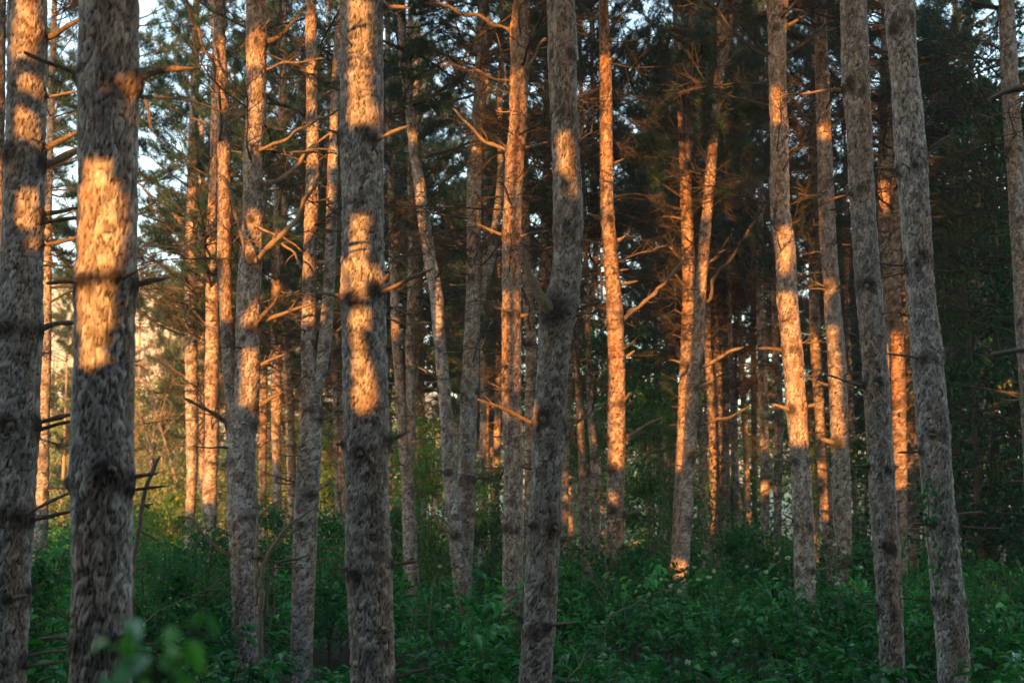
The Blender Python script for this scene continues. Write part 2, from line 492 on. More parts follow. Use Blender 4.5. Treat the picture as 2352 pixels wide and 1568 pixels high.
def make_crown(seed, height, radius, whorls, per):
    rg = np.random.default_rng(seed)
    b = Buf()
    for w in range(whorls):
        f = w / (whorls - 1)
        z = height * (0.02 + 0.94 * f)
        prof = (0.55 + 0.45 * math.sin(min(1, f * 1.9 + 0.25) * math.pi / 2)) if f < 0.4 else (1 - ((f - 0.4) / 0.6) ** 1.6) * 1.0
        L0 = radius * max(0.16, prof)
        for k in range(per):
            if rg.random() < 0.15: continue
            az = rg.uniform(0, 2 * math.pi); L = L0 * rg.uniform(0.55, 1.2)
            up = 0.1 + 0.5 * f
            dv = np.array([math.cos(az), math.sin(az), up]); dv /= np.linalg.norm(dv)
            pts = [np.array([0, 0, z + rg.uniform(-0.15, 0.15)])]
            for i in range(6):
                dv = dv + rg.normal(0, 0.10, 3) + np.array([0, 0, 0.05]); dv /= np.linalg.norm(dv)
                pts.append(pts[-1] + dv * L / 6)
            pts = np.array(pts)
            b.add(*tube(pts, np.linspace(0.022, 0.006, 7) * (1.2 - 0.6 * f), 4), mat=0)
            for s in range(int(4 + L * 6.5)):
                u = rg.uniform(0.3, 1.0) * 5.99
                i = int(u); p = pts[i] + (pts[i + 1] - pts[i]) * (u - i)
                t = (pts[i + 1] - pts[i]); t /= np.linalg.norm(t)
                sd = np.cross(t, np.array([0, 0, 1.0])) * rg.choice([-1, 1]) + np.array([0, 0, rg.uniform(-0.25, 0.5)])
                tw = t * rg.uniform(0.3, 1) + sd * rg.uniform(0.4, 1); tw /= np.linalg.norm(tw)
                l2 = rg.uniform(0.15, 0.5)
                b.add(*tube(np.array([p, p + tw * l2 * 0.5 + [0, 0, 0.01], p + tw * l2]), [0.006, 0.005, 0.003], 3), mat=0)
                tint = rg.uniform(0.1, 0.85)
                for q in range(rg.integers(1, 4)):
                    c = p + tw * l2 * (1 - 0.35 * q) + rg.normal(0, 0.05, 3)
                    needle_tuft(b, c, tw + np.array([0, 0, 0.25]), 0.16, 30, rg, tint, 0.0056)
    return b
CROWNS = [make_crown(300 + i, 8.5, [2.1, 2.5, 1.9, 2.7][i % 4], 14, 6).mesh("crown", [TWIG, NEEDLE], False) for i in range(4)]

# ------------------------------------------------------------------ the traced pines
# key: (d, pts[(y, x, w)], whorl ys, label, extra)
T = []
def pine(key, d, pts, label, whorls=(), stems=(), br=(), crown=None, auto=None, red=0, group='pine trees of the stand', lean=0.0):
    T.append(dict(key=key, d=d, pts=pts, label=label, wy=whorls, stems=stems, br=br, crown=crown, auto=auto, red=red, group=group, lean=lean))

pine('T0', 16, [(100, -4, 30), (450, -6, 30), (900, -12, 32), (1300, -18, 32)], 'orange lit pine trunk cut off by the left edge of the photo')
pine('T1', 9.6, [(0, 63, 87), (200, 62, 88), (300, 59, 87), (500, 55, 90), (650, 49, 93), (784, 46, 97), (984, 39, 96), (1184, 28, 95), (1384, 17, 97), (1568, 5, 99)],
     'thick grey pine at the far left with a column of square orange light patches', (365, 755, 990, 1185, 1370),
     br=[([(48, 362), (20, 345), (-8, 320)], 22, 16, .2), ([(105, 345), (132, 322), (184, 297)], 16, 12, .1), ([(108, 380), (145, 360), (190, 343)], 22, 16, .2),
         ([(107, 88), (145, 62), (190, 42)], 16, 12, .1), ([(100, 220), (140, 212), (180, 206)], 8, 7, .1), ([(100, 492), (140, 485), (185, 478)], 13, 11, .3),
         ([(100, 512), (140, 504), (185, 500)], 10, 9, -.2), ([(97, 562), (140, 556), (182, 547)], 10, 9, .2), ([(30, 760), (8, 752), (-6, 738)], 20, 16, -.2),
         ([(93, 762), (130, 742), (175, 735)], 16, 12, .2), ([(87, 972), (130, 962), (172, 952)], 16, 12, .2), ([(87, 987), (120, 975), (168, 968)], 10, 8, 0),
         ([(55, 1184), (100, 1157), (165, 1134)], 14, 9, -.1), ([(77, 1192), (125, 1179), (168, 1176)], 10, 9, .1), ([(62, 1356), (102, 1337)], 12, 7, 0),
         ([(30, 1372), (60, 1366)], 12, 11, -.2), ([(65, 1509), (160, 1489)], 11, 9, .3), ([(75, 1526), (157, 1516)], 9, 8, .3), ([(28, 974), (22, 980)], 22, 20, -.3)])
pine('T2', 7.2, [(0, 249.5, 129), (190, 249, 134), (350, 248.5, 131), (500, 247.5, 130), (650, 244, 136), (784, 238, 131), (934, 236, 134), (1084, 235, 140), (1234, 235, 135), (1384, 233, 133), (1568, 229, 134)],
     'nearest and thickest pine, soft in focus, glowing warm along its middle', (185, 655, 1100, 1470),
     br=[([(186, 182), (150, 163), (100, 143), (52, 116)], 15, 8, -.2), ([(318, 185), (350, 172), (400, 158), (452, 153)], 20, 10, .1), ([(200, 655), (172, 645), (140, 648), (103, 648)], 16, 9, -.2),
         ([(282, 640), (310, 620), (355, 603)], 14, 5, -.3), ([(315, 655), (350, 647), (390, 643)], 20, 10, .1), ([(185, 1108), (168, 1100), (151, 1099)], 14, 10, 0),
         ([(305, 1095), (335, 1090), (362, 1088)], 14, 10, 0), ([(303, 1127), (350, 1125), (397, 1120)], 10, 5, .1), ([(165, 1466), (130, 1464), (92, 1466)], 12, 8, 0),
         ([(300, 1480), (357, 1479)], 10, 6, .1), ([(275, 1465), (318, 1447)], 13, 9, -.3), ([(322, 205), (343, 245), (346, 303)], 9, 5, .4), ([(330, 215), (395, 222), (450, 243), (527, 280)], 8, 6, 1.2), ([(265, 1078), (255, 1075)], 24, 16, -.25)])
pine('T3', 26, [(480, 110, 18), (784, 105, 25), (1000, 97, 32), (1200, 93, 34)], 'orange lit pine seen between the two thick left pines', crown=7.5, auto=1.5)
pine('T4', 30, [(300, 445, 22), (500, 441, 26), (650, 437, 24), (784, 439, 27), (934, 440, 28), (1084, 441, 24), (1200, 436, 22)], 'straight lit pine standing alone against the bright clearing', auto=1.4,
     br=[([(445, 540), (420, 510), (385, 480), (340, 440), (316, 420)], 10, 4, .5), ([(437, 880), (400, 850), (356, 815)], 6, 3, 0)])
pine('T4b', 48, [(300, 462, 12), (450, 463, 13), (700, 463, 14), (900, 463, 14), (1100, 463, 14)], 'thin pine squeezed between two lit pines beside the bright clearing')
pine('T5', 27, [(420, 490, 17), (500, 486, 20), (600, 486, 27), (784, 488, 31), (884, 486, 32), (1000, 487, 30), (1160, 480, 34)], 'knobbly lit pine leaning on the left side of the forked left pine', red=.2, crown=7, auto=1.4,
     br=[([(475, 640), (462, 660), (440, 640), (418, 615)], 6, 3, 0)])
pine('T7', 16.3, [(0, 587, 43), (100, 589, 45), (250, 588, 42), (350, 580, 40), (500, 581, 46), (650, 572, 52), (784, 570, 54), (900, 566, 58), (960, 556, 68), (1050, 553, 66), (1200, 557, 65), (1300, 561, 62), (1420, 566, 60)],
     'left forked pine splitting low, its right stem lit orange with many dead limbs', (100, 345, 590, 770, 975, 1190), red=.15,
     stems=[[(0, 504, 27), (100, 505, 25), (200, 510, 30), (300, 514, 28), (500, 515, 31), (600, 515, 30), (700, 518, 29), (784, 525, 33), (884, 531, 36), (960, 545, 40)]],
     br=[([(522, 977), (475, 944), (418, 910)], 12, 7, -.2), ([(523, 1272), (475, 1234), (407, 1180)], 12, 4, -.3), ([(588, 844), (618, 829), (655, 815)], 9, 6, 0), ([(588, 934), (613, 914), (645, 902)], 14, 8, 0),
         ([(608, 100), (643, 80), (678, 50), (708, 20), (730, 0)], 12, 8, .5), ([(610, 160), (638, 145), (688, 142), (743, 135)], 8, 5, -.2), ([(596, 345), (663, 320), (738, 272), (785, 247)], 8, 6, -.4),
         ([(600, 430), (648, 400), (708, 350), (753, 310), (783, 288)], 12, 7, .4), ([(588, 600), (628, 556), (668, 515), (703, 460), (733, 408)], 16, 8, -.5), ([(580, 508), (623, 540), (658, 570), (690, 612)], 9, 6, -.3),
         ([(588, 755), (613, 720), (633, 685), (643, 655)], 14, 7, -.2), ([(608, 742), (648, 715), (688, 702), (720, 695)], 12, 6, -.3), ([(600, 345), (640, 342), (700, 345), (768, 343)], 7, 5, .2),
         ([(505, 330), (520, 290), (490, 150), (440, 40), (418, 0)], 8, 7, -.5), ([(548, 260), (540, 210), (500, 110), (440, 50)], 5, 4, .5), ([(500, 395), (530, 430), (545, 520), (560, 580)], 7, 10, -.6), ([(500, 1062), (535, 1080)], 9, 8, -.2)])
pine('T8', 16.6, [(0, 713, 25), (100, 715, 26), (200, 716, 25), (300, 718, 26), (400, 718, 30), (500, 715, 30), (650, 710, 30), (784, 708, 33), (880, 712, 40), (934, 717, 46), (1034, 710, 55), (1134, 706, 54), (1234, 700, 55), (1334, 698, 53), (1420, 695, 50)],
     'grey forked pine left of the large centre-left trunk, its two stems close together', (510, 640, 790, 940, 1150),
     stems=[[(0, 785, 14), (100, 775, 16), (200, 770, 19), (300, 767, 20), (400, 763, 25), (500, 762, 26), (650, 756, 26), (784, 747, 30), (834, 740, 30), (900, 728, 28)]],
     br=[([(720, 1136), (740, 1120), (762, 1100)], 10, 5, -.2), ([(735, 965), (760, 950), (790, 925)], 9, 6, 0), ([(690, 585), (668, 560), (620, 520)], 5, 3, .2), ([(695, 1205), (650, 1230), (600, 1270)], 7, 4, -.4)])
pine('T10', 10.3, [(0, 830.5, 100), (100, 832, 93), (200, 832, 96), (310, 832, 100), (400, 832, 96), (500, 834, 94), (600, 833, 95), (700, 834, 98), (784, 838, 98), (884, 840, 102), (1009, 841, 104), (1084, 842, 98), (1184, 843, 99), (1284, 846, 102), (1384, 850, 99), (1484, 855, 97), (1568, 857, 98)],
     'large flaky grey pine left of centre with a narrow vertical strip of orange light', (312, 680, 1015, 1310),
     br=[([(788, 685), (760, 676), (733, 670)], 10, 9, 0), ([(872, 675), (908, 655), (958, 632), (992, 621)], 16, 8, -.2), ([(862, 328), (898, 303), (935, 290)], 12, 9, -.2), ([(793, 315), (770, 305), (750, 300)], 9, 7, 0),
         ([(893, 1012), (933, 994)], 14, 8, 0), ([(790, 1019), (772, 1018)], 10, 9, 0), ([(815, 1315), (787, 1305)], 12, 8, -.2), ([(903, 1294), (930, 1290), (961, 1286)], 13, 9, 0), ([(880, 18), (935, 15)], 12, 11, 0),
         ([(908, 1556), (958, 1540), (993, 1538)], 10, 8, .2), ([(870, 660), (885, 640), (892, 630)], 12, 8, -.3), ([(815, 692), (812, 688)], 18, 14, -.25), ([(828, 1040), (826, 1042)], 16, 12, -.25), ([(778, 335), (800, 328)], 8, 10, 0)])
pine('T11', 22, [(0, 922, 16), (50, 924, 18), (150, 928, 20), (225, 938, 20), (300, 947, 22), (350, 951, 21), (425, 964, 27), (500, 973, 28), (600, 988, 27), (675, 1003, 30), (784, 1010, 27), (884, 1019, 28), (984, 1028, 30), (1084, 1032, 33), (1184, 1042, 36), (1234, 1048, 36), (1290, 1054, 36)],
     'crooked pine right of the centre-left trunk, bending left as it climbs', crown=9, whorls=(295, 360, 610, 905, 1170), lean=-.01,
     br=[([(1005, 868), (970, 850), (930, 830)], 6, 3, 0), ([(1010, 900), (985, 890), (975, 892)], 7, 5, 0), ([(1030, 1086), (1005, 1080)], 9, 7, -.1), ([(1045, 1230), (1010, 1210), (995, 1190)], 11, 5, -.2), ([(985, 741), (940, 738), (890, 735)], 5, 6, -.3)])
pine('T12', 22.4, [(0, 1108, 18), (100, 1102, 22), (200, 1102, 24), (300, 1094, 28), (400, 1089, 33), (500, 1088, 31), (650, 1088, 32), (784, 1083, 35), (884, 1079, 38), (984, 1075, 40), (1084, 1072, 38), (1184, 1073, 36), (1270, 1068, 34)],
     'straight grey pine sharing a base with the crooked pine beside it', (345, 640, 910, 1100),
     stems=[[(250, 1148, 13), (400, 1151, 15), (500, 1142, 20), (575, 1131, 22), (640, 1117, 20), (720, 1096, 18)]],
     br=[([(1085, 640), (1055, 615), (1030, 605)], 7, 4, -.2), ([(1090, 1100), (1130, 1085), (1160, 1070)], 8, 5, 0), ([(1088, 900), (1120, 895), (1150, 880)], 6, 3, 0)])
pine('T13', 25, [(0, 890, 11), (250, 893, 14), (350, 896, 15), (450, 899, 17), (550, 903, 20), (700, 907, 19), (784, 910, 21), (884, 919, 22), (984, 924, 23), (1034, 929, 25), (1100, 936, 28), (1200, 940, 32), (1270, 942, 33)],
     'slender grey pine just right of the centre-left trunk, joined low by a second stem', (560, 770, 1035), red=.2, crown=7.6, auto=1.3,
     stems=[[(330, 943, 12), (400, 943, 14), (500, 946, 18), (600, 947, 18), (700, 945, 20), (784, 941, 20), (884, 942, 20), (984, 944, 22), (1034, 943, 20), (1110, 938, 18)]])
pine('T13b', 40, [(0, 953, 12), (250, 955, 12), (500, 957, 12), (800, 958, 12), (1100, 958, 12)], 'dim thin pine behind the crooked pine')
pine('T15', 19, [(150, 1193, 40), (200, 1192, 42), (300, 1189, 38), (350, 1182, 43), (450, 1178, 40), (550, 1175, 43), (650, 1175, 43), (784, 1175, 43), (934, 1175, 43), (1084, 1179, 44), (1234, 1178, 46), (1384, 1177, 46), (1500, 1174, 46)],
     'tall orange lit pine at the centre that forks at the top with long bare arms', (175, 345, 540, 720, 905, 1210), red=.35,
     stems=[[(0, 1192, 16), (50, 1180, 18), (100, 1181, 20), (180, 1187, 26), (240, 1190, 26)], [(0, 1213, 12), (60, 1205, 14), (100, 1206, 16), (170, 1202, 18), (240, 1198, 20)]],
     br=[([(1176, 72), (1118, 47), (1038, 25), (983, 0)], 12, 7, .1), ([(1168, 185), (1128, 178), (1078, 160), (1008, 145)], 7, 4, .2), ([(1163, 345), (1108, 320), (1073, 285), (1045, 255)], 10, 6, -.2), ([(1155, 540), (1120, 525), (1095, 514)], 9, 5, -.1),
         ([(1198, 170), (1226, 130), (1258, 85)], 8, 5, .1), ([(1190, 345), (1216, 332), (1256, 327)], 9, 6, .2), ([(1190, 543), (1216, 534), (1256, 531)], 8, 6, -.2), ([(1193, 724), (1240, 717)], 9, 7, -.2), ([(1165, 900), (1118, 875)], 8, 5, -.2),
         ([(1170, 725), (1120, 700), (1080, 705)], 5, 3, -.2), ([(1212, 50), (1232, 75)], 10, 7, -.1), ([(1160, 1212), (1145, 1208)], 10, 8, -.1), ([(1165, 200), (1160, 150), (1140, 80)], 4, 3, -.2)])
pine('T16', 11.9, [(0, 1287, 63), (100, 1292, 65), (200, 1292, 62), (275, 1296, 60), (350, 1300, 62), (450, 1304, 66), (550, 1304, 64), (625, 1301, 65), (680, 1294, 76), (715, 1283, 84), (784, 1275, 72), (884, 1266, 70), (984, 1260, 72), (1084, 1254, 70), (1184, 1252, 74), (1284, 1245, 73), (1384, 1241, 75), (1484, 1235, 73), (1568, 1230, 73)],
     'thick grey pine right of centre with a swollen scarred fork at mid height', (128, 270, 520, 705, 978, 1210, 1440),
     br=[([(1262, 720), (1240, 690), (1222, 650), (1208, 600), (1204, 560)], 30, 13, -.2), ([(1328, 332), (1361, 316)], 8, 5, 0), ([(1322, 712), (1386, 690)], 9, 6, 0), ([(1223, 975), (1176, 950), (1130, 930), (1103, 915)], 11, 6, -.5), ([(1222, 1207), (1211, 1205)], 11, 9, -.1),
         ([(1258, 1437), (1291, 1429), (1323, 1426)], 10, 7, -.3), ([(1205, 1422), (1178, 1415)], 8, 6, 0), ([(1292, 985), (1340, 960), (1390, 930)], 8, 5, .3), ([(1245, 955), (1252, 972)], 16, 12, -.25), ([(1270, 1210), (1283, 1216)], 14, 10, -.2), ([(1332, 560), (1336, 540), (1338, 525)], 5, 3, 0)])
pine('T17', 31, [(100, 1256, 9), (250, 1256, 15), (350, 1257, 18), (450, 1254, 20), (550, 1250, 22), (650, 1249, 22), (800, 1247, 22), (1100, 1247, 22)], 'grey pine close behind the left side of the scarred fork pine', red=.2,
     stems=[[(400, 1270, 9), (550, 1265, 14), (650, 1259, 18), (760, 1251, 16)]])
pine('T18', 27, [(300, 1200, 12), (480, 1203, 18), (560, 1207, 20), (650, 1210, 22), (700, 1213, 24), (784, 1221, 25), (884, 1217, 22), (984, 1216, 20), (1085, 1215, 20)], 'wavy reddish pine tucked between the centre pine and the scarred fork pine', red=.4)
pine('T19', 21.5, [(0, 1387, 20), (50, 1387, 24), (125, 1390, 25), (200, 1392, 28), (300, 1392, 29), (375, 1393, 30), (450, 1393, 30), (500, 1395, 31), (550, 1400, 32), (600, 1402, 33), (650, 1407, 34), (725, 1413, 38), (784, 1414, 37), (859, 1417, 38), (934, 1416, 40), (1009, 1416, 41), (1059, 1416, 40), (1084, 1415, 39), (1184, 1413, 40), (1284, 1410, 38), (1360, 1405, 36)],
     'brightest orange pine right of the scarred fork pine, with short broken stubs', (260, 380, 500, 560, 650, 740, 820, 925, 1010, 1070, 1190), crown=11.2, auto=.6, red=.45,
     br=[([(1406, 378), (1431, 365)], 8, 6, -.1), ([(1381, 502), (1353, 492)], 9, 6, -.1), ([(1383, 563), (1338, 550)], 8, 6, -.1), ([(1376, 548), (1381, 620), (1382, 682)], 6, 5, -.2), ([(1420, 622), (1440, 619)], 7, 5, -.1), ([(1425, 655), (1459, 645)], 9, 7, -.1),
         ([(1386, 652), (1361, 645)], 8, 6, -.1), ([(1415, 555), (1432, 545)], 11, 8, -.1), ([(1396, 745), (1381, 732)], 8, 5, -.1), ([(1433, 737), (1476, 695), (1526, 645), (1571, 595), (1596, 590)], 12, 6, .2), ([(1436, 822), (1458, 806)], 9, 7, -.1),
         ([(1396, 828), (1381, 824)], 6, 4, -.1), ([(1431, 926), (1446, 904)], 9, 7, -.2), ([(1396, 939), (1376, 934)], 7, 5, -.1), ([(1396, 1009), (1368, 979), (1376, 958)], 9, 4, -.2), ([(1438, 999), (1476, 979), (1521, 957)], 10, 6, 0), ([(1400, 1080), (1376, 1066)], 9, 5, -.2),
         ([(1433, 1184), (1466, 1172), (1491, 1161)], 10, 6, 0), ([(1433, 1256), (1481, 1241)], 8, 5, 0), ([(1400, 1170), (1394, 1176)], 12, 9, -.2), ([(1432, 1020), (1470, 990), (1530, 1000)], 4, 3, .4), ([(1420, 600), (1480, 575), (1550, 560)], 6, 3, .4)])
pine('T20', 27, [(0, 1590, 13), (100, 1586, 14), (250, 1582, 16), (350, 1583, 19), (400, 1577, 26), (435, 1575, 27), (500, 1578, 28), (600, 1582, 29), (700, 1581, 27), (784, 1577, 26), (884, 1572, 26), (984, 1568, 24), (1060, 1564, 24)],
     'bright orange pine hiding behind the leaning pine with the split top', crown=8.4, whorls=(345, 505, 600, 650, 730, 840), auto=.6, red=.4,
     stems=[[(0, 1548, 9), (100, 1552, 10), (200, 1560, 12), (300, 1564, 13), (380, 1567, 14), (450, 1572, 14)]],
     br=[([(1571, 597), (1536, 568)], 8, 5, -.2), ([(1569, 505), (1523, 497)], 6, 4, -.2), ([(1571, 655), (1552, 630)], 8, 5, -.2), ([(1576, 839), (1546, 826)], 8, 5, -.2), ([(1570, 725), (1552, 712)], 6, 4, -.2), ([(1570, 778), (1545, 768)], 7, 4, -.2), ([(1575, 605), (1560, 590), (1538, 560), (1552, 545)], 5, 3, -.3)])
pine('T21', 26, [(130, 1657, 20), (200, 1650, 22), (250, 1647, 22), (300, 1640, 21), (350, 1636, 21), (425, 1630, 23), (500, 1623, 24), (550, 1618, 25), (650, 1610, 25), (700, 1608, 25), (784, 1604, 27), (884, 1590, 29), (984, 1586, 29), (1084, 1581, 30), (1184, 1574, 32), (1284, 1568, 31), (1360, 1563, 30)],
     'slanting pine in the right half, split in two at its top, lit in bands', (300, 425, 600, 690, 880, 1190), auto=.6, red=.25,
     stems=[[(0, 1654, 11), (50, 1653, 13), (120, 1655, 15), (190, 1651, 15)], [(0, 1682, 10), (60, 1677, 12), (110, 1670, 14), (170, 1655, 14)]],
     br=[([(1626, 690), (1651, 635), (1701, 555), (1764, 460)], 10, 5, -.3), ([(1626, 605), (1663, 575)], 7, 4, -.2), ([(1600, 892), (1641, 869)], 8, 5, -.1), ([(1608, 841), (1656, 819), (1701, 794)], 10, 7, -.3), ([(1600, 976), (1656, 959), (1696, 946), (1726, 931)], 9, 6, -.3),
         ([(1593, 1049), (1618, 1036)], 13, 10, -.2), ([(1586, 1199), (1611, 1184)], 9, 6, 0), ([(1590, 1110), (1625, 1130)], 6, 4, 0)])
pine('T22', 37.2, [(600, 1627, 13), (700, 1625, 16), (784, 1624, 16), (884, 1632, 17), (984, 1636, 16), (1084, 1637, 17), (1184, 1640, 17), (1270, 1636, 16)], 'narrow lit pine on the left of a close pair right of the slanting pine', red=.3, auto=1.2)
pine('T22b', 38.5, [(250, 1652, 9), (440, 1648, 12), (600, 1648, 16), (700, 1651, 19), (784, 1648, 20), (884, 1650, 18), (984, 1652, 16), (1084, 1658, 19), (1184, 1658, 20), (1250, 1656, 20)], 'lit pine on the right of a close pair right of the slanting pine', red=.3, auto=1.2)
pine('T22c', 40, [(620, 1662, 12), (784, 1664, 15), (884, 1667, 17), (1000, 1668, 14), (1150, 1670, 14)], 'dark thin pine hugging the right side of a lit pair')
pine('T22d', 42, [(700, 1602, 11), (950, 1608, 12), (1084, 1618, 14), (1234, 1621, 14)], 'dark slim pine between the slanting pine and the lit pair')
pine('T23', 40, [(550, 1690, 10), (650, 1694, 11), (784, 1700, 13), (884, 1706, 14), (984, 1711, 14), (1084, 1715, 14), (1234, 1721, 14)], 'thin half lit pine leaning slightly left, right of the lit pair', red=.2)
pine('T24', 37, [(740, 1676, 10), (860, 1680, 11), (1000, 1686, 16), (1084, 1688, 18), (1184, 1696, 17), (1240, 1699, 16)], 'short looking shaded pine whose upper part is lost behind twigs')
pine('T25', 36, [(300, 1748, 11), (540, 1747, 14), (660, 1745, 16), (784, 1749, 20), (934, 1754, 22), (1084, 1757, 21), (1234, 1757, 20)], 'dark upright pine left of the pine with the bright orange middle')
pine('T26', 19, [(60, 1785, 40), (150, 1786, 40), (225, 1786, 37), (275, 1789, 40), (350, 1791, 40), (425, 1790, 43), (500, 1792, 45), (550, 1802, 48), (625, 1806, 45), (700, 1809, 45), (784, 1818, 47), (859, 1824, 45), (934, 1829, 45), (1009, 1834, 43), (1084, 1839, 42), (1184, 1845, 47), (1259, 1847, 46), (1384, 1849, 45)],
     'curved pine with a bright orange middle, forked at the very top', (65, 290, 420, 690, 800, 940, 1055, 1205, 1310), red=.25,
     stems=[[(0, 1768, 20), (40, 1774, 22), (90, 1782, 26), (140, 1785, 24)], [(0, 1803, 14), (40, 1800, 18), (80, 1794, 20), (130, 1788, 20)]],
     br=[([(1798, 808), (1764, 802), (1740, 800)], 12, 8, -.2), ([(1812, 942), (1776, 928)], 12, 7, -.2), ([(1852, 934), (1892, 924)], 9, 6, 0), ([(1820, 1059), (1770, 1054)], 8, 5, -.1), ([(1855, 1057), (1885, 1054)], 7, 5, 0), ([(1806, 62), (1866, 28)], 8, 6, 0), ([(1825, 1195), (1800, 1180)], 7, 5, -.1), ([(1866, 1310), (1902, 1302)], 8, 6, -.2)])
pine('T27', 21, [(0, 1886, 26), (100, 1886, 28), (250, 1891, 31), (350, 1894, 34), (500, 1899, 35), (575, 1903, 37), (650, 1910, 36), (700, 1912, 37), (784, 1919, 41), (884, 1925, 42), (984, 1928, 40), (1084, 1932, 40), (1184, 1935, 40), (1259, 1937, 38), (1330, 1937, 38)],
     'pine lit orange on its left half only, right of the curved pine', (140, 280, 415, 655, 870, 1020, 1150), red=.2,
     br=[([(1904, 886), (1854, 869)], 9, 6, -.2), ([(1914, 1016), (1888, 1007)], 13, 10, -.2), ([(1949, 1014), (1989, 992)], 10, 6, 0), ([(1886, 130), (1850, 90), (1806, 130)], 6, 4, .3), ([(1905, 660), (1860, 640)], 7, 4, 0), ([(1910, 290), (1940, 270)], 6, 4, 0)])
pine('T28', 29, [(200, 1868, 10), (350, 1870, 14), (450, 1870, 18), (550, 1870, 24), (650, 1869, 24), (784, 1872, 23), (884, 1879, 24), (984, 1884, 23), (1084, 1891, 27), (1184, 1900, 27), (1259, 1906, 24)], 'grey pine seen in the gap between the curved pine and the half lit pine', red=.2)
pine('T29', 41, [(350, 1941, 8), (550, 1944, 10), (700, 1945, 12), (784, 1948, 12), (884, 1952, 14), (984, 1956, 14), (1084, 1961, 14), (1184, 1968, 14), (1260, 1970, 14)], 'thin orange pine just left of the tall pale grey pine on the right', red=.3)
pine('T30', 14.3, [(0, 1960, 58), (100, 1963, 60), (200, 1965, 60), (300, 1974, 56), (400, 1977, 56), (500, 1984, 55), (600, 1990, 57), (650, 1994, 58), (784, 2005, 57), (884, 2013, 57), (984, 2018, 57), (1084, 2024, 56), (1184, 2030, 58), (1284, 2038, 58), (1384, 2043, 57), (1484, 2047, 55), (1568, 2054, 56)],
     'tall pale grey pine on the right, left one of two leaning together', (205, 430, 655, 880, 1075, 1255, 1408),
     br=[([(1936, 208), (1864, 212), (1774, 217)], 9, 5, -.2), ([(1982, 884), (1939, 874), (1891, 864)], 9, 5, -.2), ([(1950, 447), (1879, 480), (1811, 515)], 5, 3, -.2), ([(1994, 1070), (1954, 1071)], 8, 6, 0), ([(2051, 1074), (2066, 1071)], 7, 5, 0), ([(2012, 1389), (1986, 1387)], 8, 7, -.1),
         ([(1995, 170), (2020, 152)], 7, 4, 0), ([(1944, 195), (1936, 192)], 12, 9, -.2), ([(1990, 655), (1994, 660)], 14, 10, -.25), ([(2010, 880), (2016, 886)], 12, 9, -.25), ([(2025, 1250), (2018, 1256)], 10, 8, -.25)])
pine('T31', 12.6, [(0, 2066, 65), (100, 2071, 65), (200, 2080, 62), (300, 2088, 67), (375, 2093, 67), (450, 2099, 65), (550, 2106, 65), (625, 2111, 61), (700, 2116, 65), (784, 2127, 70), (884, 2134, 70), (984, 2144, 73), (1084, 2151, 70), (1184, 2159, 71), (1284, 2169, 70), (1384, 2180, 72), (1484, 2188, 71), (1568, 2192, 70)],
     'thick grey pine with green vine leaves, right one of two leaning together', (45, 385, 600, 820, 998, 1200, 1385),
     br=[([(2060, 388), (2009, 385)], 8, 6, 0), ([(2062, 402), (2009, 415)], 7, 5, .2), ([(2092, 388), (2078, 378), (2064, 370)], 9, 2, -.3), ([(2120, 362), (2144, 330), (2184, 310)], 12, 8, 0), ([(2083, 608), (2022, 608)], 8, 6, .2), ([(2083, 622), (2022, 638)], 7, 5, .1), ([(2112, 824), (2089, 819), (2036, 814)], 7, 4, -.2),
         ([(2150, 822), (2189, 798)], 10, 6, 0), ([(2166, 984), (2182, 974)], 9, 7, 0), ([(2130, 996), (2152, 1000)], 9, 7, -.25), ([(2112, 1037), (2060, 1039)], 7, 4, -.1), ([(2190, 1186), (2254, 1172)], 9, 7, 0), ([(2132, 1204), (2099, 1204)], 9, 8, -.1), ([(2185, 1208), (2240, 1210), (2300, 1210)], 5, 4, .2),
         ([(2196, 1384), (2214, 1379)], 9, 5, 0), ([(2150, 1379), (2070, 1377)], 6, 4, 0), ([(2062, 75), (2050, 40), (2030, 0)], 16, 12, .2), ([(2113, 590), (2108, 555)], 12, 5, -.25)])
pine('T32', 26, [(100, 2034, 20), (250, 2034, 29), (350, 2033, 30), (450, 2032, 32), (525, 2032, 27), (784, 2034, 28), (1100, 2038, 28)], 'reddish pine showing in the slot between the two tall leaning grey pines, upper part', red=.35,
     br=[([(2020, 360), (1990, 345), (1975, 330)], 6, 4, 0)])
pine('T33', 25.2, [(350, 2057, 14), (425, 2056, 17), (500, 2057, 24), (600, 2053, 30), (700, 2053, 32), (784, 2061, 29), (859, 2063, 31), (984, 2066, 32), (1059, 2068, 32), (1134, 2068, 29), (1270, 2069, 28)], 'glowing orange pine in the slot between the two tall leaning grey pines, lower part', red=.4)
pine('T34', 28, [(500, 2072, 12), (600, 2075, 14), (700, 2079, 16), (784, 2085, 18), (859, 2090, 21), (984, 2095, 27), (1059, 2097, 29), (1184, 2099, 30), (1290, 2096, 28)], 'dull orange pine half hidden behind the vine grown pine', red=.35)
pine('T35', 19.6, [(0, 2311, 33), (100, 2316, 36), (200, 2320, 38), (300, 2326, 38), (400, 2335, 40), (500, 2340, 40), (600, 2348, 41), (700, 2352, 43), (784, 2358, 44), (1000, 2372, 46), (1500, 2400, 48)], 'grey pine leaving the photo at its right edge', (130, 345, 500, 740))
pine('T36', 32, [(400, 2218, 12), (600, 2234, 16), (784, 2246, 20), (884, 2253, 22), (984, 2264, 20), (1084, 2274, 17), (1184, 2281, 16), (1260, 2285, 15)], 'left of two dim slanting pines in the dark right part')
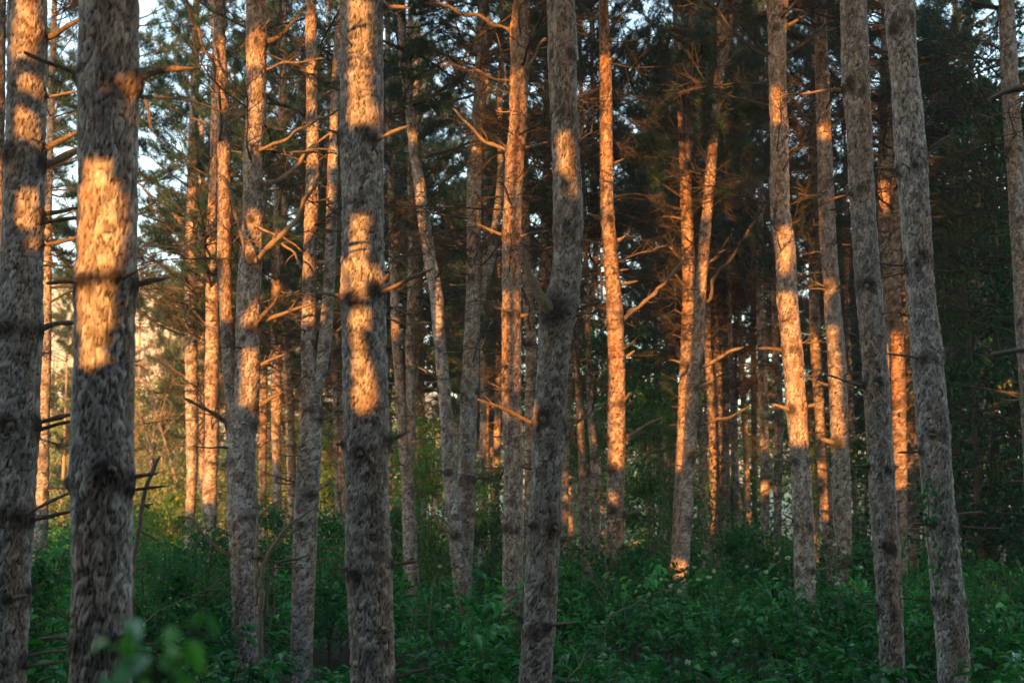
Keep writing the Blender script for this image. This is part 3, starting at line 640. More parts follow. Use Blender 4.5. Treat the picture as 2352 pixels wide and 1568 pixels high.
pine('T36b', 31, [(200, 2232, 12), (300, 2236, 14), (400, 2240, 16), (550, 2248, 17), (650, 2254, 18), (784, 2265, 21), (884, 2275, 21), (984, 2286, 21), (1084, 2293, 22), (1184, 2296, 21), (1260, 2298, 20)], 'right of two dim slanting pines in the dark right part', red=.3)
pine('T38', 42, [(500, 2200, 12), (859, 2200, 15), (1060, 2200, 16), (1200, 2201, 16)], 'faint grey pine far back right of the vine grown pine')
pine('T40', 32, [(250, 646, 13), (425, 640, 16), (550, 634, 18), (700, 633, 20), (784, 634, 22), (884, 635, 25), (984, 634, 22), (1080, 636, 20)], 'lit slim pine right of the left forked pine, thicker one of two', red=.3, auto=1.5)
pine('T41', 36, [(400, 655, 10), (600, 652, 16), (784, 658, 20), (884, 662, 22), (984, 667, 22), (1080, 670, 20)], 'lit slim pine right of the left forked pine, nearer the grey forked pine', red=.3, auto=1.5)
pine('T42', 38, [(500, 598, 13), (784, 604, 16), (884, 606, 18), (1010, 604, 17), (1100, 603, 17)], 'orange pine peeping out behind the right side of the left forked pine', red=.3, auto=1.4)
pine('T43', 44, [(400, 695, 10), (600, 694, 11), (800, 694, 12), (1050, 692, 12)], 'sliver of orange pine left behind the grey forked pine', red=.3)
pine('T44', 36, [(500, 758, 12), (784, 763, 15), (900, 772, 16), (1100, 776, 16)], 'orange pine in the gap beside the large flaky trunk, left one', red=.3)
pine('T45', 40, [(500, 776, 12), (784, 779, 16), (950, 785, 16), (1150, 788, 16)], 'orange pine touching the left edge of the large flaky trunk', red=.3)
pine('T46', 44, [(500, 926, 9), (800, 930, 10), (1000, 932, 10), (1150, 933, 10)], 'thread thin orange pine behind the joined slender stems', red=.3)
pine('T47', 44, [(500, 965, 10), (800, 968, 12), (1050, 973, 12), (1200, 975, 12)], 'thin orange pine left of the crooked pine at mid height', red=.3)
pine('T49', 36, [(500, 1116, 11), (800, 1110, 14), (984, 1110, 16), (1120, 1108, 15)], 'dark thin pine at the right of the straight grey pine', red=.1)
pine('T49b', 44, [(600, 1122, 9), (800, 1119, 11), (984, 1117, 12), (1120, 1116, 12)], 'lit thread of a pine left of the tall centre pine', red=.3)
pine('T50', 29, [(820, 1324, 12), (950, 1332, 16), (1034, 1337, 17), (1134, 1340, 20), (1250, 1347, 24)], 'left of two small pines low between the scarred fork pine and the brightest pine', red=.2, auto=1.3)
pine('T50b', 29.5, [(820, 1352, 12), (950, 1356, 15), (1034, 1364, 18), (1134, 1368, 20), (1280, 1367, 20)], 'right of two small pines low between the scarred fork pine and the brightest pine', red=.2, auto=1.3)
pine('T51', 30, [(240, 1361, 9), (400, 1362, 10), (500, 1367, 12), (600, 1369, 13), (700, 1358, 15), (784, 1330, 17), (860, 1306, 16), (1000, 1300, 18), (1200, 1294, 22)], 'thin bent pine curving out from behind the scarred fork pine', red=.15)
pine('T53', 52, [(700, 1504, 10), (934, 1508, 12), (1034, 1514, 13), (1150, 1518, 13)], 'far grey pine in the green gap right of the brightest pine')
pine('T53b', 50, [(700, 1532, 9), (840, 1534, 11), (934, 1534, 12), (1034, 1537, 14), (1150, 1541, 13)], 'far orange pine in the green gap, left of the bright hidden pine', red=.3)
pine('T53c', 48, [(740, 1545, 10), (900, 1547, 12), (984, 1548, 14), (1120, 1552, 14)], 'far shaded pine close to the left of the bright hidden pine')
pine('T54', 36, [(500, 1776, 12), (784, 1780, 14), (900, 1789, 18), (984, 1790, 20), (1084, 1787, 19), (1230, 1786, 18)], 'dim pine in the gap left of the curved pine')
pine('T55', 46, [(400, 1534, 9), (600, 1534, 10), (720, 1542, 11), (900, 1546, 11), (1120, 1560, 12)], 'dark far pine above the green gap')
pine('T56', 44, [(300, 1600, 10), (500, 1602, 11), (784, 1606, 12), (1100, 1612, 12)], 'dark far pine seen over the shoulder of the slanting pine')
pine('T57', 46, [(500, 1728, 10), (784, 1730, 13), (1000, 1732, 13), (1200, 1734, 13)], 'far pine with a gentle bend between two dark upright pines')
pine('T58', 5.6, [(0, 2480, 150), (784, 2500, 155), (1568, 2530, 160)], 'near pine outside the right edge whose pale broken branches poke into view',
     br=[([(2420, 214), (2360, 204), (2314, 210), (2279, 222)], 20, 13, -.1), ([(2420, 806), (2360, 806), (2315, 808), (2281, 809)], 16, 12, -.1)])

PINES = {}
def build_pine(t, idx):
    d = t['d']; seed = 1.0 + idx * 1.37
    rg = np.random.default_rng(1000 + idx)
    cb = t['crown'] if t['crown'] is not None else (11.5 if d < 16 else (9.8 if d < 27 else (8.4 if t['pts'][0][1] > 1180 else 6.4)))
    top = cb + (6.5 if d < 27 else 9.5)
    path = trunk_path(t['pts'], d, top, lean=t['lean'])
    base = np.array([path[0, 0], path[0, 1], path[0, 2]])
    base_pt = np.array([base[0], base[1], base[2]])
    root = thing("pine_tree", t['label'], "pine tree", base_pt.tolist(), t['group'])
    wz = [at(0, y, d)[2] for y in t['wy']]
    z_vis = CAM_Z + d * math.tan(R(FRAME_TOP))
    if not wz:
        z = base[2] + 1.0
        while z < cb: 
            wz.append(z); z += rg.uniform(0.45, 0.75)
    knots = []
    tr = dict(path=path, base=base_pt, d=d, whorls=[w for w in wz if w < z_vis + 1], knots=knots, red=t['red'])
    branches = []
    for (pl, w0, w1, dz) in t['br']:
        y0 = pl[0][1]
        n = len(pl)
        zc = at(pl[0][0], y0, d)[2]
        cx = float(np.interp(zc, path[:, 2], path[:, 0])); rr = float(np.interp(zc, path[:, 2], path[:, 3]))
        p0 = at(pl[0][0], y0, d)
        front = dz < 0 and abs(p0[0] - cx) < rr * 0.85
        Lp = wid(sum(math.hypot(pl[i + 1][0] - pl[i][0], pl[i + 1][1] - pl[i][1]) for i in range(n - 1)), y0, d)
        dd0 = d - (math.sqrt(max(rr * rr - (p0[0] - cx) ** 2, 0)) if front else 0)
        pts = []
        for k, (x, y) in enumerate(pl):
            f = k / (n - 1)
            pts.append(at(x, y, dd0 + dz * max(Lp, 0.25) * f))
        pts = np.array(pts)
        # root the limb inside the trunk
        dirv = pts[0] - pts[1]
        if front:
            inner = np.array([cx + (p0[0] - cx) * 0.3, d, p0[2] - 0.02])
        else:
            inner = np.array([cx + (p0[0] - cx) * 0.25, d, p0[2] - abs(p0[0] - cx) * 0.15])
        if np.linalg.norm(inner - pts[0]) < 0.6:
            pts = np.vstack([inner, pts]); nn = n + 1
        r0, r1 = wid(w0, y0, d) * .5, wid(w1, y0, d) * .42
        m = max(8, int(Lp / 0.05))
        m = min(m, 40)
        sp = smooth_path(pts, m)
        wob = rg.normal(0, 1, (m, 3)) * min(1.0, Lp * .03 / max(r0, .001))
        for _ in range(3): wob[1:-1] = (wob[:-2] + wob[1:-1] + wob[2:]) / 3
        wob[0] = 0; wob[-1] *= 0.4
        sp = sp + wob * r0 * 0.9
        kn = max(3, int(Lp / .11))
        kick = rg.normal(0, min(.02, Lp * .03), (kn, 3)); kick[0] = 0
        sp = sp + np.stack([np.interp(np.linspace(0, kn - 1, m), np.arange(kn), kick[:, c]) for c in range(3)], -1)
        rad = np.linspace(r0 * 1.0, r1, m) * (1 + 0.17 * rg.normal(0, 1, m))
        rad[-1] *= 0.8
        bb = Buf()
        bb.add(*tube(sp - base_pt, rad, 10 if d < 15 else 7, True, 0.10, idx))
        # split end splinter and a few side twigs
        if Lp > 0.12 and rg.random() < .6:
            e = sp[-1]; tv = sp[-1] - sp[-3]; tv /= np.linalg.norm(tv) + 1e-9
            s = rg.normal(0, 1, 3); s -= tv * s.dot(tv); s /= np.linalg.norm(s) + 1e-9
            bb.add(*tube(np.array([sp[-3] + s * r1 * 0.3, e + s * r1 * 0.5 + tv * r1, e + tv * r1 * 2.0 + s * r1 * 0.3]) - base_pt, [r1 * 0.6, r1 * 0.45, r1 * 0.1], 5, True, 0.2, idx))
        if Lp > 0.3:
            for _ in range(int(3 + Lp * 4)):
                k = int(rg.uniform(0.3, 0.97) * (m - 2)); tv = sp[k + 1] - sp[k]; tv /= np.linalg.norm(tv) + 1e-9
                s = rg.normal(0, 1, 3) * np.array([1, 1, 0.8]); s -= tv * s.dot(tv); s /= np.linalg.norm(s) + 1e-9
                l2 = rg.uniform(0.06, 0.3) * min(1.0, Lp)
                q = np.array([sp[k], sp[k] + (tv * 0.6 + s) * l2 * 0.5, sp[k] + (tv * 0.9 + s) * l2 + [0, 0, 0.02]])
                bb.add(*tube(q - base_pt, np.array([0.4, 0.3, 0.12]) * min(r0, 0.018), 4, True, 0.1, idx))
        branches.append((bb, Lp))
        knots.append((p0[2], math.atan2((-1 if front else -0.25), (p0[0] - cx) / max(rr, 0.01)) if True else 0, max(0.03, r0 * 1.7)))
    me = trunk_mesh("trunk", tr, seed, top)
    link("trunk", me, root)
    for st in t['stems']:
        sp = trunk_path(st, d, top - 2.5, to_ground=False)
        # the lowest visible bit of a stem runs into the trunk
        tr2 = dict(path=sp, base=base_pt, d=d, whorls=[w for w in wz if sp[0, 2] + 0.15 < w < z_vis + 1], knots=[], red=t['red'])
        link("stem", trunk_mesh("stem", tr2, seed + 0.77, top - 2.5, True), root)
    for bb, Lp in branches:
        link("branch", bb.mesh("branch", PALEWOOD if t['key'] == 'T58' else DEAD), root)
    # self-grown dead limbs
    near = d < 15.5
    mult = t['auto'] or (0.5 if d < 16 else 0.8 if d < 22 else 1.0)
    count = 0
    z = base[2] + rg.uniform(0.9, 1.5)
    while z < cb and count < 78:
        vis = z < z_vis
        k = rg.integers(1, 4) if not near else (rg.integers(0, 2) if vis else 1)
        for _ in range(k):
            az = rg.uniform(0, 2 * math.pi)
            x = float(np.interp(z, path[:, 2], path[:, 0])); rr = float(np.interp(z, path[:, 2], path[:, 3])); yy = float(np.interp(z, path[:, 2], path[:, 1]))
            f = max(0.0, min(1.0, (z - 2.5) / 6.0))
            if near and vis:
                L = rg.uniform(0.05, 0.13); proto = BR_STUB[rg.integers(0, 6)]
                s = (L + rr)
            elif rg.random() < 0.45 * (1 - f) + 0.08:
                L = rg.uniform(0.12, 0.42); proto = BR_STUB[rg.integers(0, 6)]; s = L + rr
            else:
                L = rg.uniform(0.6, 1.2) * (0.55 + 1.7 * f) * mult; proto = BR_LONG[rg.integers(0, 12)]; s = L
            o = link("branch_stub" if proto in BR_STUB else "dead_branch", proto, root)
            o.location = (x - base_pt[0], yy - base_pt[1], z - base_pt[2])
            o.rotation_euler = (rg.uniform(-0.5, 0.5), 0, az)
            if proto in BR_STUB:
                w = min(1.0, max(0.25, rr * 0.32 / 0.05 / 1.0))
                o.scale = (s, w * 0.35, w * 0.35) if False else (s, min(s, 0.35) , min(s, 0.35))
            else:
                o.scale = (s, s, s)
            count += 1
        z += rg.uniform(0.22, 0.5)
    c = link("crown", CROWNS[idx % 4], root)
    c.location = (float(np.interp(cb, path[:, 2], path[:, 0])) - base_pt[0], path[-1, 1] - base_pt[1], cb - 0.6 - base_pt[2])
    c.rotation_euler = (0, 0, rg.uniform(0, 6.28)); s = rg.uniform(0.85, 1.1) * (0.85 if d < 30 else 1.0)
    c.scale = (s, s, s * 0.98) if d < 27 else (s * 1.05, s * 1.05, s * 1.3)
    PINES[t['key']] = dict(path=path, d=d)
    return root

for i_, t_ in enumerate(T):
    build_pine(t_, i_)

# ------------------------------------------------------------------ pines of the far rows (cannot be told apart)
def build_far_pines():
    rg = np.random.default_rng(77)
    pts = []
    for _ in range(4000):
        d = rg.uniform(40, 74)
        x = rg.uniform(-0.40, 0.44) * d
        X = 1176 + x / d * FPX * CP
        if X < 470 and d < 60: continue
        if X < 430 and rg.random() < 0.5: continue
        if 1440 < X < 1800 and rg.random() < 0.55: continue
        if all((x - a) ** 2 + (d - b) ** 2 > 2.6 ** 2 for a, b in pts):
            pts.append((x, d))
        if len(pts) >= 62: break
    protos = []
    for k in range(5):
        d = 45.0
        zs = np.arange(-0.15, 13.5, 0.05)
        sway = 0.12 * np.sin(zs * rg.uniform(0.25, 0.5) + k) + rg.uniform(-0.03, 0.03) * zs
        rad = 0.105 * (1 - zs / 15.5) + 0.012
        path = np.stack([sway, np.zeros_like(zs), zs, rad], -1)
        w = list(np.arange(1.0, 9, 0.6) + rg.uniform(-.1, .1, 14))
        me = trunk_mesh("trunk", dict(path=path, base=np.array([0, 0, 0.]), d=d, whorls=w, knots=[], red=0.25), 50 + k * 3.3, 13.4)
        protos.append((me, path))
    for n, (x, d) in enumerate(pts):
        me, path = protos[n % 5]
        gz = float(ground_z(x, d))
        X = 1176 + x / d * FPX * CP
        lab = ('slim lit pine trunk among its look alikes far back in the left rows' if X < 1000 else
               'slim pine trunk among its look alikes far back in the middle rows' if X < 1750 else
               'slim dark pine trunk among its look alikes far back in the right rows')
        root = thing("pine_tree", lab, "pine tree", (x, d, gz), 'far pines of the left rows' if X < 1000 else 'far pines of the middle rows' if X < 1750 else 'far pines of the right rows')
        root.rotation_euler = (0, 0, rg.uniform(0, 6.28))
        s = rg.uniform(0.8, 1.2)
        o = link("trunk", me, root); o.scale = (s, s, 1)
        cb = rg.uniform(4.8, 7.4)
        for z in np.arange(1.2, cb, 0.36):
            if rg.random() < 0.22: continue
            L = rg.uniform(0.6, 1.3) * (0.5 + 1.4 * min(1, z / 6))
            b = link("dead_branch", BR_LONG[rg.integers(0, 12)], root, (float(np.interp(z, path[:, 2], path[:, 0])), 0, z))
            b.rotation_euler = (rg.uniform(-.5, .5), 0, rg.uniform(0, 6.28)); b.scale = (L, L, L)
        c = link("crown", CROWNS[n % 4], root, (float(np.interp(cb, path[:, 2], path[:, 0])), 0, cb - 0.8))
        c.rotation_euler = (0, 0, rg.uniform(0, 6.28)); k = rg.uniform(0.95, 1.2); c.scale = (k, k, k * 1.12)
build_far_pines()

# ------------------------------------------------------------------ leaves
def add_leaves(b, org, axis, normal, length, width, tint, mat=0, fold=0.25, curl=0.15):
    """pointed leaves folded along the midrib: N of them"""
    n = len(org)
    axis = axis / (np.linalg.norm(axis, axis=1, keepdims=True) + 1e-9)
    side = np.cross(axis, normal); side /= np.linalg.norm(side, axis=1, keepdims=True) + 1e-9
    up = np.cross(side, axis)
    L = np.asarray(length).reshape(-1, 1); W = np.asarray(width).reshape(-1, 1)
    p0 = org
    p1 = org + axis * L * 0.32 + side * W * 0.5 + up * W * fold
    p2 = org + axis * L * 0.70 + side * W * 0.36 + up * (W * fold * 0.7 - L * curl * 0.4)
    p3 = org + axis * L - up * L * curl
    p4 = org + axis * L * 0.70 - side * W * 0.36 + up * (W * fold * 0.7 - L * curl * 0.4)
    p5 = org + axis * L * 0.32 - side * W * 0.5 + up * W * fold
    v = np.stack([p0, p1, p2, p3, p4, p5], 1).reshape(-1, 3)
    k = np.arange(n)[:, None] * 6
    q = np.concatenate([k + np.array([[0, 1, 2, 3]]), k + np.array([[0, 3, 4, 5]])], 0)
    b.add(v, q, None, mat, tint=np.repeat(tint, 6))

def unit(v):
    return v / (np.linalg.norm(v, axis=1, keepdims=True) + 1e-9)

# ------------------------------------------------------------------ undergrowth (nobody could count it)
def under_height(x, y):
    h = 0.52 + 0.48 * np.clip((y - 9) / 9.0, 0, 1)
    h = h + (vnoise(x * 0.55 + 9, y * 0.45, 21) - 0.5) * 0.85 * np.clip((y - 8) / 8, 0.35, 1)
    left = np.clip((-x / np.maximum(y, 1) - 0.17) / 0.1, 0, 1)
    h = h + left * 0.6 * np.clip((y - 9) / 6, 0, 1)
    return np.clip(h, 0.2, 2.0)

def build_undergrowth():
    rg = np.random.default_rng(5)
    b = Buf()
    plants = []
    # stems per square metre falls with distance
    for (y0, y1, dens, nl, ls) in ((8.2, 12, 10, 36, 0.092), (12, 18, 10, 36, 0.10), (18, 27, 6.5, 32, 0.11), (27, 42, 3.2, 30, 0.14), (42, 75, 1.0, 28, 0.22)):
        area_x = 0.44 * y1 + 1.0
        n = int((y1 - y0) * 2 * area_x * dens)
        x = rg.uniform(-area_x, area_x, n); y = rg.uniform(y0, y1, n)
        keep = np.abs(x) < 0.42 * y + 1.0
        keep &= vnoise(x * 0.8, y * 0.8, 8) > 0.31
        x, y = x[keep], y[keep]
        H = under_height(x, y) * rg.uniform(0.55, 1.15, len(x))
        z = ground_z(x, y)
        # low growth where the foot of a trunk shows clear
        X = 1176 + x / y * FPX * CP
        for t in T:
            yb, xb, wb = t['pts'][-1]
            if t['d'] > 30 or yb < 1240: continue
            yb = yb + (40 if yb >= 1560 else 0)
            v = (784.0 - yb) / FPX
            zr = CAM_Z + (SP + v * CP) * y / (CP - v * SP) - 0.10
            inb = (np.abs(X - xb) < wb / 2 + 16) & (y < t['d'] + 0.2) & (rg.random(len(x)) > 0.06)
            H = np.where(inb, np.minimum(H, np.maximum(zr - z, 0.06)), H)
        for i in range(len(x)):
            plants.append((x[i], y[i], z[i], H[i], nl, ls))
    P = np.array(plants)
    n = len(P)
    # arching stems
    az = rg.uniform(0, 2 * math.pi, n); bend = rg.uniform(0.1, 0.55, n) * P[:, 3]
    tip = P[:, :3] + np.stack([np.cos(az) * bend, np.sin(az) * bend, P[:, 3]], -1)
    midp = P[:, :3] + np.stack([np.cos(az) * bend * 0.3, np.sin(az) * bend * 0.3, P[:, 3] * 0.6], -1)
    w = 0.004 + 0.003 * rg.random(n)
    sd = np.stack([-np.sin(az), np.cos(az), np.zeros(n)], -1) * w[:, None]
    v = np.stack([P[:, :3] + sd, P[:, :3] - sd, midp - sd, midp + sd, tip - sd * 0.4, tip + sd * 0.4], 1).reshape(-1, 3)
    k = np.arange(n)[:, None] * 6
    q = np.concatenate([k + np.array([[0, 1, 2, 3]]), k + np.array([[3, 2, 4, 5]])], 0)
    b.add(v, q, None, 1, tint=0.0)
    # leaves up the stem in drooping sprays
    nl = P[:, 4].astype(int)
    idx = np.repeat(np.arange(n), nl); m = len(idx)
    u = rg.random(m) ** 0.65 * 0.85 + 0.15
    a0, a1, a2 = P[idx, :3], midp[idx], tip[idx]
    uu = u[:, None]
    st = np.where(uu < 0.6, a0 + (a1 - a0) * uu / 0.6, a1 + (a2 - a1) * (uu - 0.6) / 0.4)
    # petiole sprays: groups of leaflets share an azimuth
    grp = np.floor(u * 7)
    ga = hash2(idx * 1.0, grp, 4.4) * 2 * math.pi
    reach = rg.uniform(0.02, 0.28, m) * (0.5 + 0.6 * P[idx, 3])
    lp = rg.normal(0, 0.45, m)
    out = np.stack([np.cos(ga), np.sin(ga), 0.35 - reach * 1.2], -1)
    org = st + out * reach[:, None] + rg.normal(0, 0.02, (m, 3))
    axis = np.stack([np.cos(ga + lp), np.sin(ga + lp), rg.normal(-0.25, 0.35, m)], -1)
    nrm = unit(np.stack([rg.normal(0, 0.38, m), rg.normal(0, 0.38, m), np.ones(m)], -1))
    ls = P[idx, 5] * rg.uniform(0.7, 1.25, m) * (0.65 + 0.8 * hash2(idx * 1.0, 5.0 + 0 * idx, 2.7))
    plant_t = hash2(idx * 1.0, 3.0 + 0 * idx, 9.1)
    patch = vnoise(P[idx, 0] * 0.5, P[idx, 1] * 0.5, 31)
    tint = np.clip(0.02 + 0.55 * plant_t + 0.3 * patch + rg.normal(0, 0.13, m), 0, 0.97)
    add_leaves(b, org, axis, nrm, ls, ls * rg.uniform(0.38, 0.58, m), tint, 0)
    o = link("undergrowth", b.mesh("undergrowth", [UNDER, TWIG], False))
    o['kind'] = 'stuff'; o['label'] = 'knee high dark green leafy undergrowth covering the forest floor'; o['category'] = 'undergrowth'
build_undergrowth()

# ------------------------------------------------------------------ broadleaf saplings, bushes and trees
def broadleaf(name, label, cat, x, d, h, zlo, rad, nleaf, lsize, mat, group=None, stems=3, seed=0, trunk_r=0.02, lean=0.0):
    rg = np.random.default_rng(4000 + seed)
    px = at(x, 900, d)[0]; gz = float(ground_z(px, d))
    root = thing(name, label, cat, (px, d, gz - 0.05), group)
    wood = Buf(); ends = []
    for s in range(stems):
        az = rg.uniform(0, 6.28); sp = rad * rg.uniform(0.1, 0.55) if stems > 1 else rad * 0.15
        n = 10; f = np.linspace(0, 1, n)
        pts = np.stack([np.cos(az) * sp * f ** 1.3 + lean * h * f, np.sin(az) * sp * f ** 1.3, h * f * rg.uniform(0.8, 1.0)], -1)
        wob = rg.normal(0, 0.02 * h / 3, (n, 3)); wob[0] = 0; wob = np.cumsum(wob, 0) * 0.6
        pts = pts + wob * np.array([1, 1, 0.3])
        wood.add(*tube(pts, np.linspace(trunk_r, 0.006, n), 7, True, 0.12, seed))
        for k in range(int(h * 5 / max(1, stems) * 1.6) + 3):
            u = rg.uniform(zlo / h, 0.98); i = min(int(u * (n - 1)), n - 2)
            p = pts[i] + (pts[i + 1] - pts[i]) * (u * (n - 1) - i)
            a2 = rg.uniform(0, 6.28); L = rad * rg.uniform(0.35, 1.0) * (1 - 0.55 * max(0, u - 0.4))
            dv = np.array([math.cos(a2), math.sin(a2), rg.uniform(0.1, 0.7)])
            q = np.array([p, p + dv * L * 0.5 + [0, 0, 0.04], p + dv * L * np.array([1, 1, 0.75])])
            wood.add(*tube(q, np.array([0.5, 0.35, 0.15]) * trunk_r * 0.7, 4))
            ends.append((q[0] * 0.3 + q[1] * 0.7, q[2], L))
    m_w = wood.mesh("trunk", TWIG)
    link("trunk", m_w, root)
    E0 = np.array([e[0] for e in ends]); E1 = np.array([e[1] for e in ends]); EL = np.array([e[2] for e in ends])
    idx = rg.integers(0, len(ends), nleaf); u = rg.random(nleaf)[:, None]
    org = E0[idx] + (E1[idx] - E0[idx]) * (u * 1.15) + rg.normal(0, 1, (nleaf, 3)) * (EL[idx][:, None] * 0.16 + 0.03)
    org[:, 2] = np.maximum(org[:, 2], 0.05)
    axis = rg.normal(0, 1, (nleaf, 3)); axis[:, 2] -= 0.5
    nrm = unit(np.stack([rg.normal(0, 0.5, nleaf), rg.normal(0, 0.5, nleaf), np.ones(nleaf)], -1))
    cl = hash2(idx * 1.0, 0.0 * idx, seed)
    b = Buf()
    add_leaves(b, org, axis, nrm, lsize * rg.uniform(0.6, 1.3, nleaf), lsize * rg.uniform(0.45, 0.75, nleaf), np.clip(0.1 + 0.6 * cl + rg.normal(0, 0.15, nleaf), 0, 1))
    link("crown", b.mesh("crown", mat, False), root)
    return root

def young_pine(x, d, cbase, sc, k, lab):
    p = at(x, 900, d); gz = float(ground_z(p[0], d))
    root = thing("pine_tree", lab, "pine tree", (p[0], d, gz), 'young pines by the clearing')
    b = Buf(); h = cbase + 7.5 * sc
    b.add(*tube(smooth_path(np.array([[0, 0, -.1], [.05, 0, h * .5], [0, 0, h]]), 12), np.linspace(.09, .01, 12), 10, True, .06, k), plate=.5, crack=1.0, dark=0, rufous=.4)
    link("trunk", b.mesh("trunk", BARK), root)
    c = link("crown", CROWNS[k % 4], root, (0, 0, cbase)); c.scale = (sc, sc, sc); c.rotation_euler = (0, 0, k)
    return root
young_pine(150, 44, .8, .95, 1, 'young sunlit pine seen between the two thick left pines')
young_pine(245, 33, 7.2, 1.25, 0, 'tall pine hidden behind the nearest thick pine, its needles showing to the right')
def bare_tree(x, d, h, k, lab):
    rg = np.random.default_rng(700 + k)
    p = at(x, 900, d); gz = float(ground_z(p[0], d))
    root = thing("bare_tree", lab, "bare tree", (p[0], d, gz), 'bare trees in the clearing')
    b = Buf()
    def limb(p0, dv, L, r, dep):
        n = 7; pts = [p0]; dv = dv / np.linalg.norm(dv)
        for i in range(n):
            dv = dv + rg.normal(0, .13, 3) + [0, 0, .05]; dv /= np.linalg.norm(dv); pts.append(pts[-1] + dv * L / n)
        pts = np.array(pts); b.add(*tube(pts, np.linspace(r, r * .3, n + 1), 6 if dep == 0 else 4, True, .1, k))
        if dep < 3:
            for _ in range((9, 5, 3)[dep]):
                i = rg.integers(2, n); s_ = rg.normal(0, 1, 3) * [1, 1, .5]
                limb(pts[i], dv * .6 + s_ * .6 + [0, 0, .35], L * rg.uniform(.3, .55), r * .4, dep + 1)
    limb(np.array([0, 0, -.1]), np.array([rg.normal(0, .08), 0, 1.0]), h, .10, 0)
    link("trunk", b.mesh("trunk", PALEWOOD), root)
bare_tree(338, 50, 7.5, 1, 'pale bare tree with a forked crown in the clearing, right of the nearest pine')
bare_tree(385, 58, 8.5, 2, 'pale bare tree standing deeper in the clearing, left of the standing lit pine')
bare_tree(125, 48, 7.0, 3, 'pale bare tree seen between the two thick left pines')
bare_tree(412, 47, 6.0, 4, 'small pale bare tree touching the standing lit pine')
BL = [
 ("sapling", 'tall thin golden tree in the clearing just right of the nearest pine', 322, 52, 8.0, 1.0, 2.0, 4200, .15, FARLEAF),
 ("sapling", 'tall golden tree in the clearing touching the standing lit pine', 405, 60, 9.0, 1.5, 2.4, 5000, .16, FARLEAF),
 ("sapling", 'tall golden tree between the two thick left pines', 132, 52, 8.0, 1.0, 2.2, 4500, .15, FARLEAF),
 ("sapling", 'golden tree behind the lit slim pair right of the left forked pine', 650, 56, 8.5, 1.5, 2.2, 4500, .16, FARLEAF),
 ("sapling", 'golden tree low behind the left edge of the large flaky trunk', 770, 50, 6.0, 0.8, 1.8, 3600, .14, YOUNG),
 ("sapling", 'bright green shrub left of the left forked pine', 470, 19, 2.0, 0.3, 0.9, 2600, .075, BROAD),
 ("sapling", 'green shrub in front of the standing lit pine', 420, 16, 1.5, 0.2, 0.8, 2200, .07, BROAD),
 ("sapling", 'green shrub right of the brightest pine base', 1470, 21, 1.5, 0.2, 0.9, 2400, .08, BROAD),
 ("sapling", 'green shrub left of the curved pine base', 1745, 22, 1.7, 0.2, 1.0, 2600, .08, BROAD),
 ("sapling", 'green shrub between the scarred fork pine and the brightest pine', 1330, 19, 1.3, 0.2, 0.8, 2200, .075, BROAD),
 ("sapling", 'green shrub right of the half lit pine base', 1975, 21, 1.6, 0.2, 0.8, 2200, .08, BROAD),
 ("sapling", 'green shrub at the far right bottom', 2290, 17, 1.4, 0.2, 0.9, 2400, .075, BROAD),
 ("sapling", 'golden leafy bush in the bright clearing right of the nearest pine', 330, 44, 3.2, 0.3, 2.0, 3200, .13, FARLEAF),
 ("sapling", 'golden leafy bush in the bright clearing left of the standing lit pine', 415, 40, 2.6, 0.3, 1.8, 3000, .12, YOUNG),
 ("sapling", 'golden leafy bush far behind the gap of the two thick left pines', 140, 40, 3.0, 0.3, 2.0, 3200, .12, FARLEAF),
 ("sapling", 'yellow green sapling in warm light right of the crooked pine base', 1000, 28, 4.2, 0.6, 1.1, 3200, .085, YOUNG),
 ("sapling", 'leafy sapling glowing yellow right of the slender joined stems', 965, 33, 5.0, 1.2, 1.2, 3000, .09, YOUNG),
 ("sapling", 'green sapling between the straight grey pine and the centre pine', 1128, 27, 3.2, 0.4, 1.0, 2800, .08, BROAD),
 ("sapling", 'dark leafy sapling with yellow tips behind the scarred fork pine', 1350, 33, 7.2, 2.6, 1.5, 4200, .10, BROAD),
 ("sapling", 'tall green sapling filling the gap right of the brightest pine', 1490, 36, 5.2, 0.3, 1.9, 6500, .10, BROAD),
 ("sapling", 'dark bushy sapling above the green gap', 1500, 42, 8.2, 5.0, 1.6, 3500, .12, BROAD),
 ("sapling", 'low green sapling behind the slanting pine', 1545, 30, 2.4, 0.3, 1.0, 2200, .085, BROAD),
 ("sapling", 'bright green bush beside the bright clearing at the left', 352, 15.5, 1.7, 0.3, 0.7, 1700, .06, BROAD),
 ("sapling", 'yellow green bush below the standing lit pine at the left', 385, 24, 2.2, 0.4, 1.0, 2600, .075, YOUNG),
 ("sapling", 'dark green shrub between the two thick left pines', 130, 13.5, 1.8, 0.1, 0.75, 2200, .07, BROAD),
 ("sapling", 'leafy sapling right of the left forked pine', 640, 22, 2.4, 0.4, 1.0, 2800, .075, BROAD),
 ("sapling", 'bush of small leaves left of the large flaky trunk', 765, 20, 2.2, 0.4, 0.8, 2200, .07, BROAD),
 ("sapling", 'green sapling right of the large flaky trunk', 905, 26, 2.6, 0.4, 0.9, 2300, .08, BROAD),
 ("sapling", 'pale flowering shrub at the foot of the curved pine', 1890, 16.5, 1.25, 0.2, 0.8, 1900, .075, UNDER),
 ("sapling", 'small green shrub at the foot of the vine grown pine', 2105, 14.8, 1.3, 0.2, 0.5, 900, .07, UNDER),
 ("sapling", 'green sapling in the gap right of the lit pair', 1700, 44, 3.4, 0.4, 1.5, 3000, .12, BROAD),
 ("sapling", 'yellow tipped sapling behind the half lit pine', 1860, 40, 5.2, 2.5, 1.2, 1800, .11, YOUNG),
 ("sapling", 'dark sapling behind the orange thin pine on the right', 1975, 34, 4.5, 0.6, 1.1, 2600, .10, BROAD),
]
